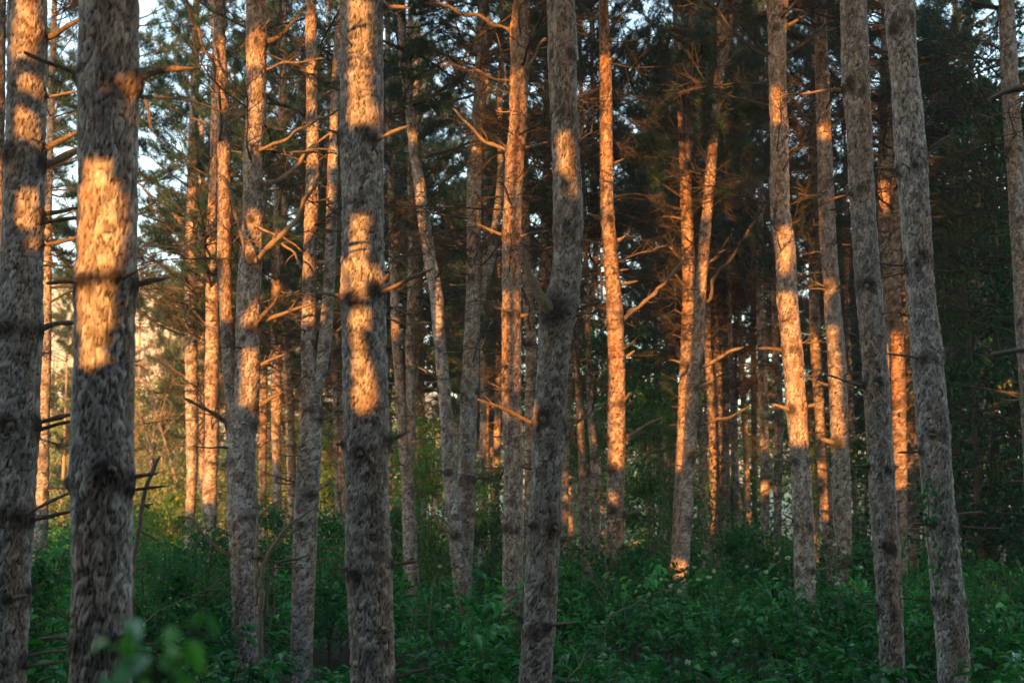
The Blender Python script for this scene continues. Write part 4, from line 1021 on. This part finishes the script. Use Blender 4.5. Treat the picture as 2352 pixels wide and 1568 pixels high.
for k_, (nm, lab, x_, d_, h_, zl_, r_, n_, ls_, mt_) in enumerate(BL):
    broadleaf(nm, lab, "sapling", x_, d_, h_, zl_, r_, n_, ls_, mt_, 'saplings among the pines', 4, k_, 0.016)
BT = [] + [(2160, 36, 13, 2.0, 2.6, 9000, .15, 'dark broadleaf tree right behind the vine grown pine'), (2250, 27, 11.5, 1.0, 2.3, 9000, .13, 'dark leafy tree behind two dim slanting pines'),
      (2330, 32, 14, 0.8, 3.0, 12000, .15, 'dark leafy tree with a curved trunk near the right edge'), (2440, 26, 12, 0.8, 2.6, 9000, .13, 'dark leafy tree partly beyond the right edge'),
      (2050, 46, 13, 1.5, 2.4, 7000, .17, 'dim broadleaf tree far behind the two tall leaning grey pines')]
for k_, (x_, d_, h_, zl_, r_, n_, ls_, lab) in enumerate(BT):
    broadleaf("broadleaf_tree", lab, "tree", x_, d_, h_, zl_, r_, int(n_ * .7), ls_, DARKLEAF, 'broadleaf trees on the right', 2, 60 + k_, 0.10, [0, 0, -.05, 0, 0][k_])

# ------------------------------------------------------------------ dead snags, vine, near leaves
def snag(label, d, stems, seed):
    x0, y0 = stems[0][0][0]
    p = at(x0, y0, d); gz = float(ground_z(p[0], d)) - 0.05
    base = np.array([p[0], d, gz])
    root = thing("dead_snag", label, "dead stem", base.tolist(), 'broken dead stems')
    rg = np.random.default_rng(seed)
    for k, (pl, w0, w1) in enumerate(stems):
        pts = [at(x, y, d + (0.15 * i if k else 0)) for i, (x, y) in enumerate(pl)]
        if k == 0: pts = [base] + pts
        L = sum(np.linalg.norm(pts[i + 1] - pts[i]) for i in range(len(pts) - 1))
        m = min(40, max(8, int(L / 0.05)))
        sp = smooth_path(np.array(pts), m); sp[1:] += rg.normal(0, 0.006, (m - 1, 3))
        r = np.linspace(wid(w0, pl[0][1], d), wid(w1, pl[-1][1], d), m) / 2 * (1 + 0.1 * rg.normal(0, 1, m)); r[-1] *= .5
        bb = Buf(); bb.add(*tube(sp - base, r, 8, True, 0.12, seed))
        link("stem" if k == 0 else "branch", bb.mesh("stem" if k == 0 else "branch", DEAD), root)
snag('dark broken stem standing just right of the nearest thick pine', 10.5, [([(303, 1300), (320, 1209), (330, 1134), (345, 1084), (368, 1046)], 20, 9), ([(318, 1215), (335, 1227), (367, 1240)], 7, 4), ([(345, 1088), (358, 1060), (345, 1052)], 7, 3), ([(305, 1310), (338, 1296)], 10, 5), ([(334, 1160), (352, 1158)], 8, 3)], 1)
snag('tangle of dead branching stems between the left forked pine and the grey forked pine', 14.8, [([(600, 1400), (603, 1300), (628, 1249), (663, 1204), (723, 1164)], 16, 5), ([(612, 1410), (618, 1320), (616, 1250)], 8, 6), ([(588, 1390), (592, 1240), (590, 1190), (618, 1164), (658, 1139)], 9, 5), ([(600, 1285), (650, 1290), (715, 1275)], 7, 4), ([(645, 1220), (655, 1195), (656, 1175)], 5, 2), ([(580, 1280), (615, 1278)], 10, 9), ([(625, 1302), (700, 1304)], 5, 3)], 2)

def vine():
    rg = np.random.default_rng(9)
    d = 12.6 - 0.16
    base = at(2150, 1240, d)
    b = Buf()
    sp = smooth_path(np.array([at(2160, 1420, d + .02), at(2140, 1300, d - .01), at(2128, 1220, d), at(2135, 1170, d - .01), at(2128, 1120, d + .01)]), 24)
    b.add(*tube(sp - base, np.full(24, 0.004), 5), mat=1)
    n = 46
    k = rg.integers(3, 24, n)
    org = sp[k] - base + rg.normal(0, 0.045, (n, 3)) * np.array([1.6, 0.3, 1.0]) - np.array([0, 0.03, 0])
    ax = rg.normal(0, 1, (n, 3)); ax[:, 2] -= 0.8
    nr = unit(np.stack([rg.normal(0, .4, n), -np.ones(n), rg.normal(.4, .4, n)], -1))
    add_leaves(b, org, ax, nr, rg.uniform(.04, .075, n), rg.uniform(.035, .06, n), rg.uniform(.3, .8, n), 0)
    me = b.mesh("climbing_vine", [BROAD, TWIG], False)
    o = link("climbing_vine", me, None, base.tolist())
    o['label'] = 'thin vine with small green leaves climbing the thick grey pine on the right'; o['category'] = 'vine'
vine()

def near_leaves():
    """the out of focus sprig that leans into the bottom left corner"""
    rg = np.random.default_rng(3)
    d = 1.9
    g = np.array([at(330, 1568, d)[0], d, 0.0])
    root = thing("seedling", 'blurred leafy sprig close to the viewer in the bottom left corner', "seedling", g.tolist())
    leaves = [(295, 1512, 300, 1452, 26), (235, 1490, 300, 1475, 16), (300, 1420, 310, 1465, 26), (250, 1470, 205, 1492, 22), (480, 1405, 440, 1425, 22), (470, 1408, 500, 1440, 14), (405, 1440, 385, 1478, 26),
              (430, 1470, 458, 1530, 30), (330, 1500, 275, 1560, 42), (345, 1505, 330, 1580, 40), (360, 1512, 420, 1550, 34), (375, 1500, 430, 1505, 26), (300, 1560, 250, 1600, 34), (400, 1540, 440, 1580, 30), (220, 1560, 270, 1575, 20)]
    stem = Buf()
    tips = []
    b = Buf()
    for (x0, y0, x1, y1, w) in leaves:
        p, q = at(x0, y0, d + rg.uniform(-.05, .05)), at(x1, y1, d + rg.uniform(-.08, .08))
        ax = (q - p)[None]; L = np.linalg.norm(q - p)
        nr = unit(np.array([[rg.normal(0, .3), -0.55, 0.75]]))
        add_leaves(b, (p - g)[None], ax, nr, [L * 1.15], [wid(w, y0, d) * 1.7], np.array([rg.uniform(.75, .95)]), 0, 0.15, 0.1)
        j = at(355 + (x0 - 355) * .3, 1560, d + .02) - g
        stem.add(*tube(np.array([j, (j + p - g) / 2 + [0, 0, .01], p - g]), [.0018, .0015, .001], 5))
    stem.add(*tube(smooth_path(np.array([[0, 0, -.02], [.03, .01, .8], at(350, 1568, d) - g, at(360, 1500, d + .02) - g]), 20), np.linspace(.006, .002, 20), 6))
    link("stem", stem.mesh("stem", TWIG), root)
    link("leaf_spray", b.mesh("leaf_spray", UNDER, False), root)
near_leaves()

# pale blossom heads in the shrubs
def blossoms():
    rg = np.random.default_rng(15)
    spots = [(1940, 1267, 16), (1918, 1250, 16), (1977, 1303, 15), (1869, 1335, 15.5), (1924, 1340, 15.5), (1810, 1280, 17), (1605, 1330, 18), (1540, 1345, 17), (1630, 1325, 18), (1595, 1302, 20), (1640, 1310, 19), (1560, 1357, 17), (1520, 1330, 18), (1730, 1285, 22), (1605, 1275, 26),
             (1580, 1520, 12), (1640, 1500, 12), (1690, 1470, 12.5), (1715, 1300, 20), (1215, 1300, 18), (1010, 1300, 18), (1030, 1390, 14), (1760, 1312, 18), (1785, 1270, 20)]
    for i, (x, y, d) in enumerate(spots):
        n = 46
        r = rg.uniform(.018, .034)
        o3 = unit(rg.normal(0, 1, (n, 3))) * r * rg.random((n, 1)) ** .4 * np.array([1, 1, .7])
        b = Buf()
        add_leaves(b, o3, rg.normal(0, 1, (n, 3)), unit(rg.normal(0, 1, (n, 3))), np.full(n, .016), np.full(n, .014), rg.random(n), 0)
        b.add(*tube(np.array([[0, 0, -.5], [.01, 0, -.25], [0, 0, 0]]), [.004, .003, .002], 4), mat=1, tint=0)
        o = link("blossom", b.mesh("blossom", [BLOSSOM, TWIG], False), None, at(x, y, d).tolist())
        o['label'] = 'small cream blossom head on a stalk in the dark undergrowth'; o['category'] = 'blossom'; o['group'] = 'blossom heads in the undergrowth'
blossoms()

# fallen and leaning bare sticks in the brush
def sticks():
    L = [([(308, 1445), (365, 1400), (440, 1370), (545, 1320)], 9.4, 4, 'long thin bare twig slanting up beside the nearest pine'), ([(1300, 1560), (1330, 1530), (1345, 1500)], 12, 5, 'bare forked stick low beside the scarred fork pine'),
         ([(1395, 1410), (1450, 1395), (1500, 1360), (1560, 1350)], 14, 4, 'bare brown stick lying over the shrubs at the centre right'), ([(1420, 1415), (1390, 1380), (1370, 1350)], 14, 3, 'short bare stick crossing another over the shrubs'),
         ([(960, 1330), (975, 1380), (985, 1450)], 14, 3, 'thin bare stem standing right of the large flaky trunk'), ([(1000, 1300), (1060, 1390), (1075, 1440)], 15, 3, 'thin bare stem leaning left of the centre pine'),
         ([(2070, 1250), (2085, 1215), (2094, 1205)], 13, 3, 'short pale stick propped between two tall leaning grey pines'),
         ([(930, 1440), (1000, 1400), (1080, 1330)], 14, 3, 'long bare twig arching over the shrubs right of the large flaky trunk')]
    for k, (pl, d, w, lab) in enumerate(L):
        rg = np.random.default_rng(k)
        pts = np.array([at(x, y, d + .25 * i) for i, (x, y) in enumerate(pl)])
        base = pts[0].copy()
        low = base.copy(); low[2] = float(ground_z(base[0], base[1])) + .02; low[0] -= (pts[1] - pts[0])[0] * .6
        sp = smooth_path(np.vstack([low, pts]), 26) + rg.normal(0, .004, (26, 3))
        b = Buf(); b.add(*tube(sp - base, np.linspace(.9, .45, 26) * wid(w, pl[0][1], d) / 2, 6, True, .15, k))
        for _ in range(4):
            i = rg.integers(8, 24); tv = sp[i + 1] - sp[i]; s = rg.normal(0, 1, 3); tv = tv / np.linalg.norm(tv)
            q = np.array([sp[i], sp[i] + (tv + s * .5) * .08, sp[i] + (tv + s * .55) * .2]) - base
            b.add(*tube(q, [.004, .003, .0015], 4))
        o = link("stick", b.mesh("stick", DEAD), None, base.tolist())
        o['label'] = lab; o['category'] = 'stick'
sticks()

# ------------------------------------------------------------------ far wood behind the rows (one mass)
def far_wood():
    rg = np.random.default_rng(21)
    b = Buf()
    n = 520
    cx = rg.uniform(-48, 56, n); cy = rg.uniform(78, 112, n)
    right = np.clip((cx + 22) / 40, 0, 1)
    top = 3.5 + 3.0 * right + 16 * np.clip(right - .6, 0, 1) + 4 * vnoise(cx * .12, cy * .1, 2)
    cz = ground_z(cx, cy) + rg.random(n) ** .8 * top
    per = 150
    idx = np.repeat(np.arange(n), per); m = len(idx)
    rad = rg.uniform(.9, 2.2, n)
    dirs = unit(rg.normal(0, 1, (m, 3))) * (rg.random((m, 1)) ** .45) * rad[idx][:, None] * np.array([1.1, 1.1, .8])
    org = np.stack([cx, cy, cz], -1)[idx] + dirs
    org[:, 2] = np.maximum(org[:, 2], ground_z(org[:, 0], org[:, 1]))
    lum = hash2(idx * 1.0, 0 * idx, 2.2)
    tint = np.clip(lum * .75 + rg.normal(.1, .15, m), 0, 1)
    add_leaves(b, org, rg.normal(0, 1, (m, 3)), unit(rg.normal(0, 1, (m, 3))), rg.uniform(.25, .5, m), rg.uniform(.15, .3, m), tint, 0)
    for k in range(90):
        x = rg.uniform(-46, 54); y = rg.uniform(76, 108); z = float(ground_z(x, y)); h = rg.uniform(5, 12)
        pts = smooth_path(np.array([[x, y, z - .2], [x + rg.normal(0, .3), y, z + h * .5], [x + rg.normal(0, .8), y, z + h]]), 8)
        b.add(*tube(pts, np.linspace(.16, .04, 8), 6), mat=1, tint=0)
        for _ in range(7):
            i = rg.integers(2, 7); dv = np.array([rg.normal(0, 1), rg.normal(0, .6), rg.uniform(.3, 1.2)]); L = rg.uniform(1, 3)
            b.add(*tube(np.array([pts[i], pts[i] + dv * L * .5, pts[i] + dv * L + [0, 0, .2]]), [.05, .035, .015], 4), mat=1, tint=0)
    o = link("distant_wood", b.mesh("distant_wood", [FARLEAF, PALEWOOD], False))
    o['kind'] = 'stuff'; o['label'] = 'hazy mass of far off trees behind the pine rows'; o['category'] = 'wood'
far_wood()

# ------------------------------------------------------------------ unseen leaf screen added behind the viewer, gaps cut to place the sun patches
YG = -1.6
def gobo_pt(p):
    t = (YG - p[1]) / LDIR[1]
    q = np.asarray(p) + LDIR * t
    return q[0], q[2]

GX0, GX1, GZ0, GZ1, GC = -34.0, 20.0, 0.0, 18.9, 0.03
NXG, NZG = int((GX1 - GX0) / GC), int((GZ1 - GZ0) / GC)
OPEN = np.zeros((NZG, NXG))
gxs = GX0 + (np.arange(NXG) + .5) * GC
gzs = GZ0 + (np.arange(NZG) + .5) * GC
GXM, GZM = np.meshgrid(gxs, gzs)

def close_quad(c4):
    open_quad(c4, -1)

def open_quad(c4, val):
    """open the leaf screen where the convex outline c4 (gobo x, z) lies"""
    c4 = np.array(c4)
    x0, x1 = c4[:, 0].min(), c4[:, 0].max(); z0, z1 = c4[:, 1].min(), c4[:, 1].max()
    i0, i1 = max(0, int((x0 - GX0) / GC) - 1), min(NXG, int((x1 - GX0) / GC) + 2)
    k0, k1 = max(0, int((z0 - GZ0) / GC) - 1), min(NZG, int((z1 - GZ0) / GC) + 2)
    if i1 <= i0 or k1 <= k0: return
    X, Z = GXM[k0:k1, i0:i1], GZM[k0:k1, i0:i1]
    ins = np.ones(X.shape, bool); s = 0
    for a in range(len(c4)):
        p, q = c4[a], c4[(a + 1) % len(c4)]
        s += p[0] * q[1] - q[0] * p[1]
    for a in range(len(c4)):
        p, q = c4[a], c4[(a + 1) % len(c4)]
        cr = (q[0] - p[0]) * (Z - p[1]) - (q[1] - p[1]) * (X - p[0])
        ins &= (cr * (1 if s > 0 else -1) >= -0.02 * math.hypot(q[0] - p[0], q[1] - p[1]))
    OPEN[k0:k1, i0:i1] = np.where(ins, np.maximum(OPEN[k0:k1, i0:i1], val) if val >= 0 else -1.0, OPEN[k0:k1, i0:i1])

def lit(key, ranges):
    """ranges: (y0, y1, f0, f1, amount); f across the trunk, 0 left edge .. 1 right edge"""
    P = PINES[key]['path']; d = PINES[key]['d']
    for (y0, y1, f0, f1, val) in ranges:
        za, zb = at(0, y1, d)[2], at(0, y0, d)[2]
        zs = np.linspace(za, zb, max(2, int((zb - za) / .25) + 1))
        for z_a, z_b in zip(zs[:-1], zs[1:]):
            c4 = []
            for z, order in ((z_a, 0), (z_b, 1)):
                x = float(np.interp(z, P[:, 2], P[:, 0])); r = float(np.interp(z, P[:, 2], P[:, 3]))
                e = [(x - r + 2 * r * f0), (x - r + 2 * r * f1)]
                e = e if order == 0 else e[::-1]
                for xx in e:
                    yy = d - math.sqrt(max(0, r * r - (xx - x) ** 2))
                    c4.append(gobo_pt((xx, yy, z)))
            open_quad(c4, val)

def lit_branch(key, n, val=1.0, pad=.08):
    t = [q for q in T if q['key'] == key][0]; d = t['d']
    for i in n:
        pl, w0, w1, dz = t['br'][i]
        for a in range(len(pl) - 1):
            p = at(*pl[a], d); q = at(*pl[a + 1], d)
            g0, g1 = np.array(gobo_pt(p)), np.array(gobo_pt(q)); dv = g1 - g0; L = np.linalg.norm(dv) + 1e-6
            nv = np.array([-dv[1], dv[0]]) / L * (wid(w0, pl[a][1], d) / 2 + (pad if d > 10.5 else .02))
            open_quad([g0 + nv, g1 + nv, g1 - nv, g0 - nv], val)

def lit_rect(x0, y0, x1, y1, d, val):
    open_quad([gobo_pt(at(x0, y0, d)), gobo_pt(at(x1, y0, d)), gobo_pt(at(x1, y1, d)), gobo_pt(at(x0, y1, d))], val)

lit_rect(60, 420, 480, 1230, 30, .5)
lit_rect(480, 560, 800, 1080, 36, .45)
lit_rect(880, 700, 1150, 1080, 36, .42)
lit_rect(1300, 830, 1400, 1000, 33, .4)
lit_rect(1500, 590, 1780, 1070, 38, .85)
lit_rect(1840, 800, 1990, 1060, 38, .6)
lit_rect(2180, 900, 2340, 1060, 32, .22)
WANT, WANT_BR = {}, {}
def want(key, ranges): WANT[key] = ranges
def want_branch(key, n, val=1.0): WANT_BR[key] = (n, val)
want('T0', [(380, 640, 0, 1, 1)])
want('T1', [(5, 50, .45, .85, 1), (66, 142, .35, .8, 1), (187, 210, .48, .8, 1), (272, 325, .48, .85, 1), (362, 410, .52, .88, 2.7), (454, 524, .54, .88, 1)])
want('T2', [(390, 445, .22, .62, .9), (452, 640, .16, .76, .97), (668, 760, .22, .66, .7), (775, 840, .3, .6, .5)])
want('T3', [(480, 1160, 0, 1, 1)])
want('T4', [(440, 560, .2, 1, .6), (560, 820, .3, 1, .6), (820, 1170, 0, 1, 1)])
want('T4b', [(430, 1100, 0, 1, 1)])
want('T5', [(470, 1150, 0, 1, 1)])
want('T7', [(92, 158, .1, 1, 1), (185, 245, .35, 1, 1), (250, 315, .35, .85, .9), (340, 380, .6, 1, .6), (400, 520, .7, 1, .6), (810, 945, .5, 1, .9)])
T7STEM = trunk_path(T[[q['key'] for q in T].index('T7')]['stems'][0], 16.3, 15, to_ground=False)
PINES['T7s'] = dict(path=T7STEM, d=16.3)
want('T7s', [(95, 190, .1, .9, .8), (200, 270, .3, .9, .7), (340, 590, .1, .9, 1), (600, 640, .1, .9, .8), (650, 730, 0, .9, .9)])
want('T8', [(190, 250, .1, .8, .9)])
want('T10', [(22, 50, .3, .66, 1), (64, 246, .29, .68, 1), (262, 292, .3, .8, .7), (516, 692, .35, .57, 1), (716, 762, .37, .57, 1), (765, 960, .35, .62, 2.55)])
want('T11', [(310, 362, 0, 1, .9), (650, 780, .3, 1, .9)])
want('T12', [(340, 360, .2, .8, .7), (770, 900, 0, .35, .5)])
want('T13', [(540, 620, 0, .5, .6), (680, 780, 0, .6, .4)])
want('T15', [(170, 270, 0, 1, 1), (270, 350, 0, .7, .9), (350, 480, .1, 1, 1), (480, 560, .1, 1, .9), (560, 680, .1, .8, .35), (680, 900, 0, 1, 1), (900, 1010, .2, 1, .5)])
want('T16', [(60, 130, .38, .52, .4), (316, 428, .38, .5, 1), (700, 720, .3, .6, .3)])
want('T17', [(500, 650, 0, .6, .6)])
want('T18', [(500, 800, 0, 1, .9)])
want('T19', [(100, 200, .1, .9, .7), (215, 340, .1, .9, .6), (350, 680, 0, 1, 1), (680, 1075, 0, 1, 1)])
want('T20', [(336, 360, 0, 1, .9), (410, 1080, 0, 1, 1)])
want('T21', [(335, 440, .05, 1, 1), (455, 500, .2, 1, .6), (560, 680, 0, .8, .7), (780, 860, .3, 1, .8), (880, 1010, .2, .9, .6)])
want('T22', [(680, 1140, 0, 1, 1)]); want('T22b', [(560, 1100, 0, 1, 1)])
want('T23', [(630, 1010, 0, 1, .9)])
want('T26', [(170, 285, .05, .6, .5), (530, 650, .2, .8, .35), (685, 720, 0, .9, .7), (730, 1020, 0, .95, 1)])
want('T27', [(290, 345, .05, .7, .5), (650, 720, 0, .7, .6), (760, 1020, 0, .65, 1)])
want('T28', [(760, 1000, 0, .8, .6)]); want('T29', [(650, 1080, 0, 1, 1)])
want('T32', [(240, 310, 0, 1, .8), (420, 520, 0, .6, .5)])
want('T33', [(770, 1120, 0, 1, 1)]); want('T34', [(600, 1070, 0, 1, .6)])
want('T36b', [(1030, 1090, 0, .5, .9)])
for k_ in ('T40', 'T41', 'T42', 'T43', 'T44', 'T45', 'T46', 'T47', 'T49b'):
    want(k_, [(640, 1060, 0, 1, 1)])
want('T50', [(950, 1090, 0, 1, .9)]); want('T50b', [(960, 1090, 0, .8, .6)])
want('T53b', [(800, 1130, 0, 1, 1)]); want('T53c', [(850, 1000, 0, 1, .5)])
want_branch('T1', (1, 3, 4, 7)); want_branch('T2', (11, 12))
want_branch('T7', (2, 3, 4, 5, 6, 8, 9, 10, 11, 12)); want_branch('T15', (0, 1, 2, 3, 5, 6, 7, 8, 10)); want_branch('T16', (3,), .8)
want_branch('T19', (0, 1, 2, 3, 4, 5, 6, 7, 8, 10, 11, 12, 13, 14)); want_branch('T20', tuple(range(7))); want_branch('T21', (1, 2, 3, 4, 5)); want_branch('T26', (0, 1, 2)); want_branch('T27', (0, 1))
def shade_trunk(key):
    """a nearer trunk stands in the way: close the leaf screen over its whole visible side"""
    P = PINES[key]['path']; d = PINES[key]['d']
    zs = np.arange(P[0, 2], min(P[-1, 2], CAM_Z + d * .40), .3)
    for z_a, z_b in zip(zs[:-1], zs[1:]):
        c = []
        for z, o in ((z_a, 1), (z_b, -1)):
            x = float(np.interp(z, P[:, 2], P[:, 0])); r = float(np.interp(z, P[:, 2], P[:, 3])) + (.035 if d < 16 else .0)
            c += [gobo_pt((x - r * o, d, z)), gobo_pt((x + r * o, d, z))]
        close_quad(c)
for k_ in sorted(PINES, key=lambda k: -PINES[k]['d']):
    shade_trunk(k_)
    if k_ in WANT: lit(k_, WANT[k_])
    if k_ in WANT_BR: lit_branch(k_, *WANT_BR[k_])

def build_leaf_gobo():  # leaf sheet added out of view to pattern the sunlight
    rg = np.random.default_rng(31)
    b = Buf()
    n1 = vnoise(GXM * 1.5, GZM * 1.3, 50) * .55 + vnoise(GXM * 4.0, GZM * 3.0, 51) * .45
    # noise scaled to a flat spread, so that "amount" reads as the share of light let through
    srt = np.sort(n1[::7, ::7].ravel()); rank = np.searchsorted(srt, n1) / len(srt)
    top = np.interp(gxs, [-34, -17, -14.5, -11.0, -7.5, 24], [2.6, 3.0, 6.0, 9.0, 16.6, 17.2]) + 1.2 * vnoise(gxs * .5, gxs * 0, 3)
    base = np.where(GZM > 5.5, .02, .0)
    hole = rank < np.where(OPEN < 0, -1.0, np.maximum(OPEN, base))
    n2 = vnoise(GXM * 8.0, GZM * 7.0, 61)
    srt2 = np.sort(n2[::7, ::7].ravel())
    hole = np.where(OPEN >= 2, np.searchsorted(srt2, n2) / len(srt2) < OPEN - 2, hole)   # finely broken light
    hole |= (GZM > top[None, :]) & (OPEN >= 0)
    def is_hole(x, z):
        i = np.clip(((x - GX0) / GC).astype(int), 0, NXG - 1); k = np.clip(((z - GZ0) / GC).astype(int), 0, NZG - 1)
        return hole[k, i]
    def near_hole(x, z, r):
        h = is_hole(x, z)
        for a in range(8):
            h = h | is_hole(x + r * math.cos(a * math.pi / 4), z + r * math.sin(a * math.pi / 4))
        return h
    # large leaves fill the closed screen, small ones follow the gaps
    for spacing, size, clear, only_edge, dep in ((.085, .19, .10, None, (-.5, .5)), (.085, .19, .10, None, (-1.2, -.4)), (.04, .065, .012, .17, (-.2, .4)), (.04, .065, .012, .17, (-.6, -.1)), (.04, .06, .008, .17, (-.9, -.5))):
        X, Z = np.meshgrid(np.arange(GX0, GX1, spacing), np.arange(GZ0, min(GZ1, 18.6), spacing))
        X = (X + rg.uniform(-.5, .5, X.shape) * spacing).ravel(); Z = (Z + rg.uniform(-.5, .5, Z.shape) * spacing).ravel()
        keep = ~near_hole(X, Z, clear)
        if only_edge: keep &= near_hole(X, Z, only_edge)
        X, Z = X[keep], Z[keep]; m = len(X)
        org = np.stack([X, np.full(m, YG), Z], -1) + LDIR[None] * rg.uniform(dep[0], dep[1], m)[:, None]
        ang = rg.uniform(0, 6.28, m)
        ax = unit(np.stack([np.cos(ang), rg.normal(0, .2, m), np.sin(ang)], -1))
        nr = unit(np.stack([rg.normal(0, .2, m), np.ones(m), rg.normal(0, .2, m)], -1))
        add_leaves(b, org - ax * size * .5, ax, nr, np.full(m, size), np.full(m, size * .9), rg.uniform(.1, .6, m), 0, .08, .05)
    for k in range(26):
        x = rg.uniform(GX0, GX1); y = YG - rg.uniform(1.6, 3.0)
        h = 10 if x < -9 else 15
        b.add(*tube(smooth_path(np.array([[x, y, -.2], [x + rg.normal(0, .15), y, h * .5], [x + rg.normal(0, .4), y, h * .97]]), 12), np.linspace(.11, .03, 12), 8), mat=1, tint=0)
    o = link("added_leaf_screen", b.mesh("added_leaf_screen", [THICK, TWIG], False))
    o['kind'] = 'stuff'; o['label'] = 'unseen leaf screen added behind the viewer, its gaps cut to shape the low sun'; o['category'] = 'wood'
build_leaf_gobo()

# ------------------------------------------------------------------ evening haze
def build_haze():
    x0, x1, y0, y1, z0, z1 = -130.0, 130.0, -12.0, 190.0, -1.4, 36.0
    v = [[x, y, z] for z in (z0, z1) for y in (y0, y1) for x in (x0, x1)]
    q = [[0, 2, 3, 1], [4, 5, 7, 6], [0, 1, 5, 4], [2, 6, 7, 3], [0, 4, 6, 2], [1, 3, 7, 5]]
    m = bpy.data.materials.new("haze"); m.use_nodes = True
    nd, lk = m.node_tree.nodes, m.node_tree.links
    nd.remove(nd['Principled BSDF'])
    vol = nd.new('ShaderNodeVolumePrincipled')
    vol.inputs['Color'].default_value = (0.92, 0.95, 0.93, 1)
    vol.inputs['Density'].default_value = HAZE
    lk.new(vol.outputs[0], nd['Material Output'].inputs['Volume'])
    b = Buf(); b.add(v, q)
    o = link("haze", b.mesh("haze", m, False))
    o['kind'] = 'stuff'; o['label'] = 'thin evening haze between the trees'
HAZE = 0.0007
build_haze()
